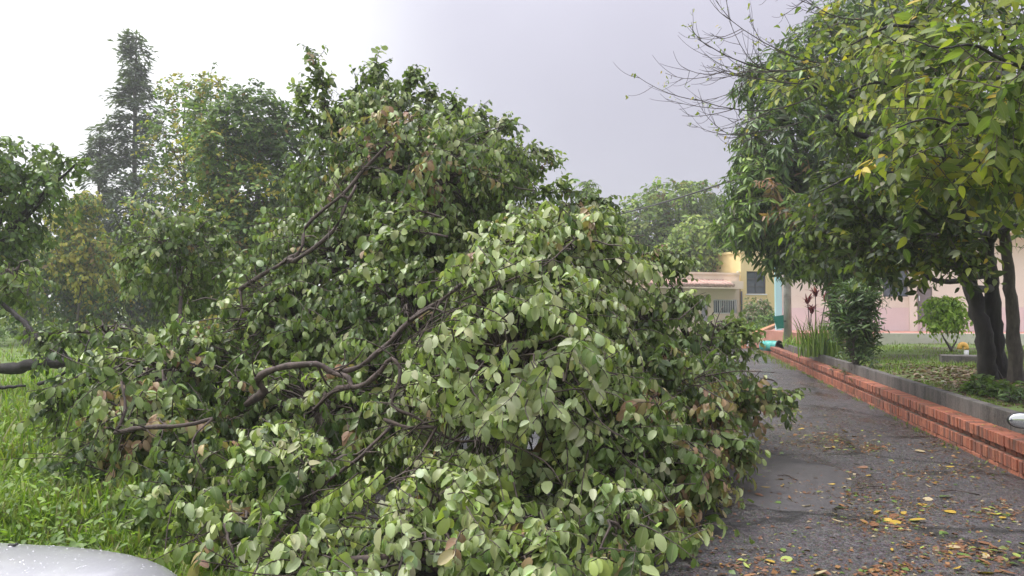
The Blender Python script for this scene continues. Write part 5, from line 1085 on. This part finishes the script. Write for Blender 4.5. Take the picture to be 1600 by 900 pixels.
# fallen leaves: each its own thing
def litter_mesh(T, col, curl):
    V = T[0].copy(); V[:, 2] = V[:, 2] * 0.6 + curl * (V[:, 1] - 0.5) ** 2 + np.abs(V[:, 0]) * 0.25 * (curl > 0.2)
    C = np.ones((len(V), 4)); C[:, :3] = col; C[:, 3] = T[2]; return mesh_np('fallen_leaf', V, T[1], M['dead'], C, smooth=True)
LT = [('yellow', (0.42, 0.28, 0.045)), ('yellow green', (0.30, 0.36, 0.08)), ('green', (0.12, 0.20, 0.04)), ('brown', (0.20, 0.095, 0.05)), ('orange brown', (0.28, 0.14, 0.055)), ('pale tan', (0.42, 0.34, 0.20))]
LME = [[litter_mesh(T, c_, cu) for T, cu in ((T_LANCE, 0.25), (T_OVATE, 0.3), (T_OVAL, 0.15), (T_LANCE, 0.6))] for _, c_ in LT]
CL = [(1470, 700, 40, 4), (1500, 735, 50, 5), (1480, 855, 55, 9), (1560, 800, 45, 7), (1330, 690, 50, 7), (1250, 660, 50, 6), (1380, 815, 50, 6), (1430, 790, 60, 6), (1190, 880, 60, 8), (1290, 690, 40, 6), (1360, 700, 20, 2), (1240, 760, 60, 5), (1550, 870, 50, 4), (1320, 770, 45, 5), (1210, 640, 30, 5), (1180, 700, 30, 5), (1440, 740, 60, 4), (1390, 890, 40, 3), (1240, 690, 40, 4)]
pts = [(rng.normal(x, s), rng.normal(y, s * 0.28)) for x, y, s, n_ in CL for _ in range(n_ + 2)] + [(rng.uniform(1130, 1600), 600 + 320 * rng.random() ** 0.8) for _ in range(50)]
nl_ = 0
for x, y in pts:
    p = ground(x, y, 0.02)
    if not (0.2 < p[0] < WX - 0.04) or p[1] < 3: continue
    k = rng.choice(6, p=[0.14, 0.15, 0.13, 0.34, 0.14, 0.10]); ti = int(rng.integers(0, 4)); o = bpy.data.objects.new('fallen_leaf', LME[k][ti]); COL.objects.link(o)
    s = rng.uniform(0.05, 0.118); o.scale = (s * rng.uniform(0.8, 1.2), s, s * 0.8); o.location = (p[0], p[1], float(road_z(p[0], p[1])) + 0.008); o.rotation_euler = (rng.normal(0, 0.12), rng.normal(0, 0.2), rng.uniform(0, 6.28))
    shp = {0: 'narrow', 1: 'pointed', 2: 'oval', 3: 'curled narrow'}[ti]; size_ = 'big' if s > 0.098 else ('small' if s < 0.072 else 'medium')
    where = 'by the brick wall' if p[0] > 2.55 else ('by the fallen crown' if p[0] < 1.2 else 'in mid road'); far = 'near the viewer' if p[1] < 6.2 else ('farther along' if p[1] > 9 else 'some steps ahead')
    tag(o, f'{size_} {shp} {LT[k][0]} leaf on asphalt {where} {far}', 'leaf', 'leaves fallen on the wet road'); nl_ += 1
print('fallen leaves', nl_)
# crumbs of leaf and bits of twig too small to count
n = 5200; x = rng.uniform(1090, 1640, n); y = 560 + 370 * rng.random(n) ** 0.8; cls = rng.random(n) < 0.8; cc = np.array([(a_, b_, c_) for a_, b_, c_, _ in CL])[rng.integers(0, len(CL), n)]
x = np.where(cls, rng.normal(cc[:, 0], cc[:, 2] * 0.8), x); y = np.where(cls, rng.normal(cc[:, 1], cc[:, 2] * 0.2), y)
g = ground(x, np.maximum(y, 550), 0.02); g = g[(g[:, 0] > 0) & (g[:, 0] < WX - 0.02)]; n = len(g); g[:, 2] = road_z(g[:, 0], g[:, 1]) + 0.005
V, F, C = leaves_geo(T_SMALL, g, rdirs(n) + rng.normal(0, 0.08, (n, 3)), np.array([0, 0, 1.0]) + rng.normal(0, 0.25, (n, 3)), rng.uniform(0.008, 0.05, n) * np.where(rng.random(n) < 0.1, 1.5, 1), np.array([c_ for _, c_ in LT])[rng.choice(6, n, p=[0.04, 0.07, 0.09, 0.56, 0.14, 0.10])] * rng.uniform(0.4, 1.0, (n, 1)))
tag(link('leaf_litter', mesh_np('leaf_litter', V, F, M['dead'], C)), kind='stuff')
# litter on the shaded lawn and along the wall top
n = 5500; g = np.stack([rng.normal(4.9, 0.9, n), rng.normal(13.3, 2.4, n), 0 * np.zeros(n)], -1); g = g[g[:, 0] > CX + 0.15]; n = len(g); g[:, 2] = lawn_z(g[:, 0], g[:, 1]) + 0.015
V, F, C = leaves_geo(T_OVATE, g, rdirs(n) + rng.normal(0, 0.2, (n, 3)), np.array([0, 0, 1.0]) + rng.normal(0, 0.45, (n, 3)), rng.uniform(0.04, 0.11, n), np.array([(0.14, 0.09, 0.05), (0.09, 0.055, 0.035), (0.24, 0.17, 0.10), (0.10, 0.12, 0.04)])[rng.choice(4, n, p=[0.4, 0.3, 0.18, 0.12])] * rng.uniform(0.5, 1.2, (n, 1)))
tag(link('lawn_litter', mesh_np('lawn_litter', V, F, M['dead'], C)), kind='stuff')
n = 260; g = np.stack([WX + rng.uniform(0.03, 0.2, n), rng.uniform(7, 30, n), np.full(n, 0.368)], -1)
V, F, C = leaves_geo(T_SMALL, g, rdirs(n), np.array([0, 0, 1.0]) + rng.normal(0, 0.2, (n, 3)), rng.uniform(0.015, 0.06, n), np.array([c_ for _, c_ in LT])[rng.choice(6, n, p=[0.15, 0.12, 0.1, 0.4, 0.13, 0.1])] * 0.8)
tag(link('wall_litter', mesh_np('wall_litter', V, F, M['dead'], C)), kind='stuff')
for x, y, L, rz, wh in ((1365, 762, 0.32, 0.5, 'in mid road beyond the smooth patch'), (1236, 748, 0.22, 1.9, 'on the smooth asphalt patch'), (1300, 640, 0.2, 0.2, 'farther along the road'), (1395, 665, 0.25, 1.0, 'below the brick wall'), (1500, 770, 0.3, 2.6, 'among leaf litter toward the near wall end')):
    p = ground(x, y, 0.02); m = MB(); m.tube([(-L / 2, 0, 0), (-L * 0.1, 0.02, 0.012), (L * 0.2, -0.01, 0.006), (L / 2, 0.03, 0.01)], [0.006, 0.005, 0.004, 0.002], 6); m.tube([(L * 0.1, 0, 0.008), (L * 0.25, 0.07, 0.012), (L * 0.36, 0.1, 0.004)], [0.004, 0.003, 0.002], 5)
    o = m.build('fallen_twig', M['twig']); o.location = (p[0], p[1], float(road_z(p[0], p[1])) + 0.01); o.rotation_euler = (0, 0, rz); tag(o, 'thin forked broken twig lying ' + wh, 'twig', 'broken twigs on the road')
# heaved root plate and old log far across the field
rp = at(212, 506, 27); rt_ = empty('uprooted_stump', (rp[0], rp[1], 0.1), 'brown uprooted stump and roots lying far across the grass field', 'stump')
for k in range(9):
    an = k * 0.7; e_ = np.array([math.cos(an) * rng.uniform(0.5, 1.3), math.sin(an) * 0.5, rng.uniform(0.05, 0.5)]); limb('root', np.array(rt_.location) + np.array([[0, 0, 0.2], e_ * 0.5 + [0, 0, 0.15], e_]), 0.11, 0.03, M['bark_far'], rt_, 7, 0.02, 0.15, 4)
limb('trunk', np.array(rt_.location) + np.array([[-2.2, 0.2, 0.25], [-1, 0, 0.3], [0.2, 0, 0.3]]), 0.16, 0.24, M['bark_far'], rt_, 10)

# ------------------------------------------------------------------ the silver car whose bonnet reaches into view, parked beside the viewer
cf = CAM + FH * 2.60 - RGT * 1.645
car = empty('parked_car', (cf[0], cf[1], 0), 'silver car with a rain beaded bonnet parked beside the grass verge', 'car', rz=R(4))   # local +y is forward, nose at y = 0
def sect(y, hw, zt, zb, n=28, ex=0.5):
    a_ = np.linspace(0, 2 * np.pi, n, endpoint=False); zm = (zt + zb) / 2; hh = (zt - zb) / 2
    return np.stack([hw * np.sign(np.cos(a_)) * np.abs(np.cos(a_)) ** ex, np.full(n, y), zm + hh * np.sign(np.sin(a_)) * np.abs(np.sin(a_)) ** ex], -1)
def loft(name, st, mat, parent, n=28, ex=0.5, sub=4):
    st = catmull(np.array(st), sub); V = np.concatenate([sect(*s, n=n, ex=ex) for s in st]); K = len(st); idx = np.arange(K * n).reshape(K, n)
    F = np.stack([idx[:-1], np.roll(idx[:-1], -1, 1), np.roll(idx[1:], -1, 1), idx[1:]], -1).reshape(-1, 4)
    return link(name, mesh_np(name, V, [F, idx[0][::-1][None], idx[-1][None]], mat, smooth=True), parent)
HST = [(0.0, 0.42, 0.66, 0.30), (-0.05, 0.60, 0.77, 0.24), (-0.15, 0.72, 0.865, 0.22), (-0.35, 0.80, 0.935, 0.21), (-0.7, 0.84, 0.985, 0.2), (-1.2, 0.86, 1.025, 0.2), (-2.4, 0.87, 1.03, 0.2), (-3.6, 0.86, 1.03, 0.2), (-4.05, 0.80, 0.93, 0.24), (-4.2, 0.66, 0.78, 0.3)]
body = loft('body', HST, M['paint'], car, 40, 0.42, 5)
loft('cabin', [(-1.15, 0.66, 0.99, 0.9), (-1.45, 0.67, 1.18, 0.9), (-1.85, 0.64, 1.40, 0.9), (-2.4, 0.63, 1.45, 0.9), (-3.2, 0.62, 1.42, 0.9), (-3.7, 0.62, 1.15, 0.9), (-3.95, 0.62, 0.98, 0.9)], M['paint'], car, 28, 0.45)
loft('windscreen', [(-1.13, 0.60, 1.0, 0.93), (-1.40, 0.62, 1.19, 0.95), (-1.72, 0.58, 1.38, 1.0), (-1.80, 0.55, 1.39, 1.05)], M['glass'], car, 24, 0.3)
for s in (-1, 1):
    m = MB()
    q = [(s * 0.672, -1.55, 1.04), (s * 0.675, -3.45, 1.04), (s * 0.652, -3.2, 1.32), (s * 0.652, -1.9, 1.32)]
    for dx in (0, s * 0.012): m.quad([(x + dx, y, z) for x, y, z in q])
    m.build('side_window', M['glass'], car)
    for y in (-0.75, -3.3):
        c_ = Matrix.Translation((s * 0.76, y, 0.31)) @ Matrix.Rotation(R(90), 4, 'Y')
        m = MB(); m.lathe([(0.19, -0.09), (0.28, -0.105), (0.31, -0.08), (0.31, 0.08), (0.28, 0.105), (0.19, 0.09)], 28, c_, True); w = m.build('wheel', M['black'], car)
        m = MB(); m.lathe([(0.0, -0.085), (0.185, -0.085), (0.188, 0.085), (0.0, 0.085)], 20, c_); m.build('rim', M['chrome'], w)
    m = MB(); m.ball((s * 0.56, -0.12, 0.60), (0.16, 0.10, 0.07)); m.build('headlight', M['glass'], car)
    m = MB(); m.ball((s * 0.93, -1.5, 1.05), (0.10, 0.06, 0.07)); m.build('wing_mirror', M['paint'], car)
m = MB(); m.box(-0.5, 0.5, -0.06, 0.012, 0.36, 0.5); m.build('grille', M['black'], car, bevel=0.01)
# rain drops beading on the bonnet, set on the body's own surface
bpy.context.view_layer.update()
DROP = (np.array([(0, 0, 0.34), *[(math.cos(k * math.pi / 4) * 0.75, math.sin(k * math.pi / 4) * 0.75, 0.22) for k in range(8)], *[(math.cos(k * math.pi / 4), math.sin(k * math.pi / 4), 0) for k in range(8)]]),)
Vd, Fd = [], []; o_ = 0
inv = body.matrix_world.inverted()
for k in range(4000):
    x, y = rng.uniform(-0.8, 0.84), -rng.random() ** 0.7 * 1.3; ok, hit, nn, _ = body.ray_cast(Vector((x, y, 2)), Vector((0, 0, -1)))
    if not ok or abs(nn.z) < 0.3: continue
    nn = nn if nn.z > 0 else -nn
    r_ = min(0.007, 0.0010 + rng.exponential(0.0006)); q = nn.to_track_quat('Z', 'Y').to_matrix()
    for v in DROP[0]: Vd.append(hit + q @ (Vector(v) * r_))
    Fd += [(o_, o_ + 1 + i, o_ + 1 + (i + 1) % 8) for i in range(8)] + [(o_ + 1 + i, o_ + 9 + i, o_ + 9 + (i + 1) % 8) for i in range(8)] + [(o_ + 1 + i, o_ + 9 + (i + 1) % 8, o_ + 1 + (i + 1) % 8) for i in range(8)]; o_ += 17
tag(link('rain_drops', mesh_np('rain_drops', np.array(Vd), np.array(Fd), M['drop'], smooth=True), car), kind='stuff')
ok, hit, nn, _ = body.ray_cast(Vector((0.28, -0.36, 2)), Vector((0, 0, -1)))
m = MB(); m.ball((0, 0, 0.003), (0.014, 0.006, 0.005), u=10, v=6); m.ball((0.012, 0.003, 0.006), (0.006, 0.005, 0.004), u=8, v=5)
o = m.build('seed_pod', M['black']); o.location = body.matrix_world @ hit; tag(o, 'tiny dark seed lying on the wet silver bonnet', 'seed')

# ------------------------------------------------------------------ motorcycle standing just beyond the frame, one mirror in view
mp = at(1594, 657, 4.5)
mc = empty('motorcycle', (mp[0] + 0.36, mp[1] + 0.1, 0), 'parked motorcycle by the brick wall with its round chromed mirror in view', 'motorcycle', rz=R(-2))   # local +y forward
def wheel(y):
    c_ = Matrix.Translation((0, y, 0.3)) @ Matrix.Rotation(R(90), 4, 'Y')
    a_ = np.linspace(0, 2 * np.pi, 10, endpoint=False); m = MB(); m.lathe([(0.26 + 0.045 * math.cos(x), 0.045 * math.sin(x)) for x in a_], 30, c_, True); w = m.build('wheel', M['black'], mc)
    m = MB(); m.lathe([(0.205, -0.02), (0.222, -0.02), (0.222, 0.02), (0.205, 0.02)], 28, c_, True); m.lathe([(0.0, -0.05), (0.04, -0.05), (0.04, 0.05), (0.0, 0.05)], 12, c_)
    for k in range(10):
        an = k * math.pi / 5; m.tube([(0, y + 0.03 * math.cos(an), 0.3 + 0.03 * math.sin(an)), (0, y + 0.21 * math.cos(an), 0.3 + 0.21 * math.sin(an))], 0.004, 5)
    m.build('rim', M['chrome'], w)
wheel(0.42); wheel(-0.86)
m = MB(); [m.tube([(s, 0.42, 0.3), (s * 0.9, 0.22, 0.72), (s * 0.9, 0.12, 0.92)], 0.02, 8) for s in (-0.075, 0.075)]; m.build('fork', M['chrome'], mc)
m = MB(); m.tube([(-0.34, -0.02, 0.93), (-0.2, 0.06, 0.94), (0, 0.11, 0.92), (0.2, 0.06, 0.94), (0.34, -0.02, 0.93)], 0.012, 8); m.build('handlebar', M['black'], mc)
m = MB(); m.ball((0, -0.12, 0.76), (0.13, 0.26, 0.12)); m.build('tank', M['frame'], mc)
m = MB(); m.ball((0, -0.6, 0.77), (0.12, 0.36, 0.06)); m.build('seat', M['black'], mc)
m = MB(); m.ball((0, -0.2, 0.42), (0.12, 0.2, 0.17)); m.build('engine', M['frame'], mc)
m = MB(); m.tube([(0, 0.1, 0.85), (0, 0.0, 0.62), (0, -0.1, 0.28), (0, -0.5, 0.3), (0, -0.86, 0.3)], 0.022, 8); m.tube([(0, 0.05, 0.75), (0, -0.5, 0.68), (0, -1.0, 0.72)], 0.02, 8); m.build('frame', M['frame'], mc)
m = MB(); m.tube([(0.1, -0.1, 0.25), (0.13, -0.5, 0.28), (0.14, -1.0, 0.36)], [0.025, 0.03, 0.045], 10); m.build('exhaust', M['chrome'], mc)
m = MB(); m.ball((0, 0.24, 0.82), (0.09, 0.08, 0.09)); m.build('headlight', M['glass'], mc)
m = MB(); m.tube([(0.02, -0.3, 0.35), (-0.18, -0.28, 0.02)], 0.014, 6); m.build('stand', M['frame'], mc)
for s in (-1, 1):
    mm = Matrix.Translation((s * 0.345, -0.1, 0.966)) @ Matrix.Rotation(R(12 * s), 4, 'Z')
    m = MB(); m.ball((0, 0, 0), (0.075, 0.028, 0.049), mm, 24, 14); h = m.build('mirror', M['black'], mc)
    m = MB(); m.ball((0, -0.0225, 0), (0.067, 0.009, 0.042), mm, 28, 14); m.build('glass', M['mirror'], h)
    m = MB(); m.tube([(s * 0.25, 0.04, 0.945), (s * 0.30, -0.03, 0.93), (s * 0.34, -0.09, 0.935)], 0.007, 8); m.build('stalk', M['black'], h)

# ------------------------------------------------------------------ damp air
def haze():
    m = bpy.data.materials.new('damp_air'); m.use_nodes = True; N = m.node_tree.nodes; N.clear(); o = N.new('ShaderNodeOutputMaterial'); v = N.new('ShaderNodeVolumePrincipled')
    v.inputs['Color'].default_value = (0.96, 0.96, 1.0, 1); v.inputs['Density'].default_value = HAZE; v.inputs['Anisotropy'].default_value = 0.35
    m.node_tree.links.new(v.outputs[0], o.inputs['Volume'])
    b = MB(); b.box(-240, 240, -70, 310, -1.2, 22.0); o = b.build('haze', m); tag(o, kind='stuff')
HAZE = 0.0015
haze()
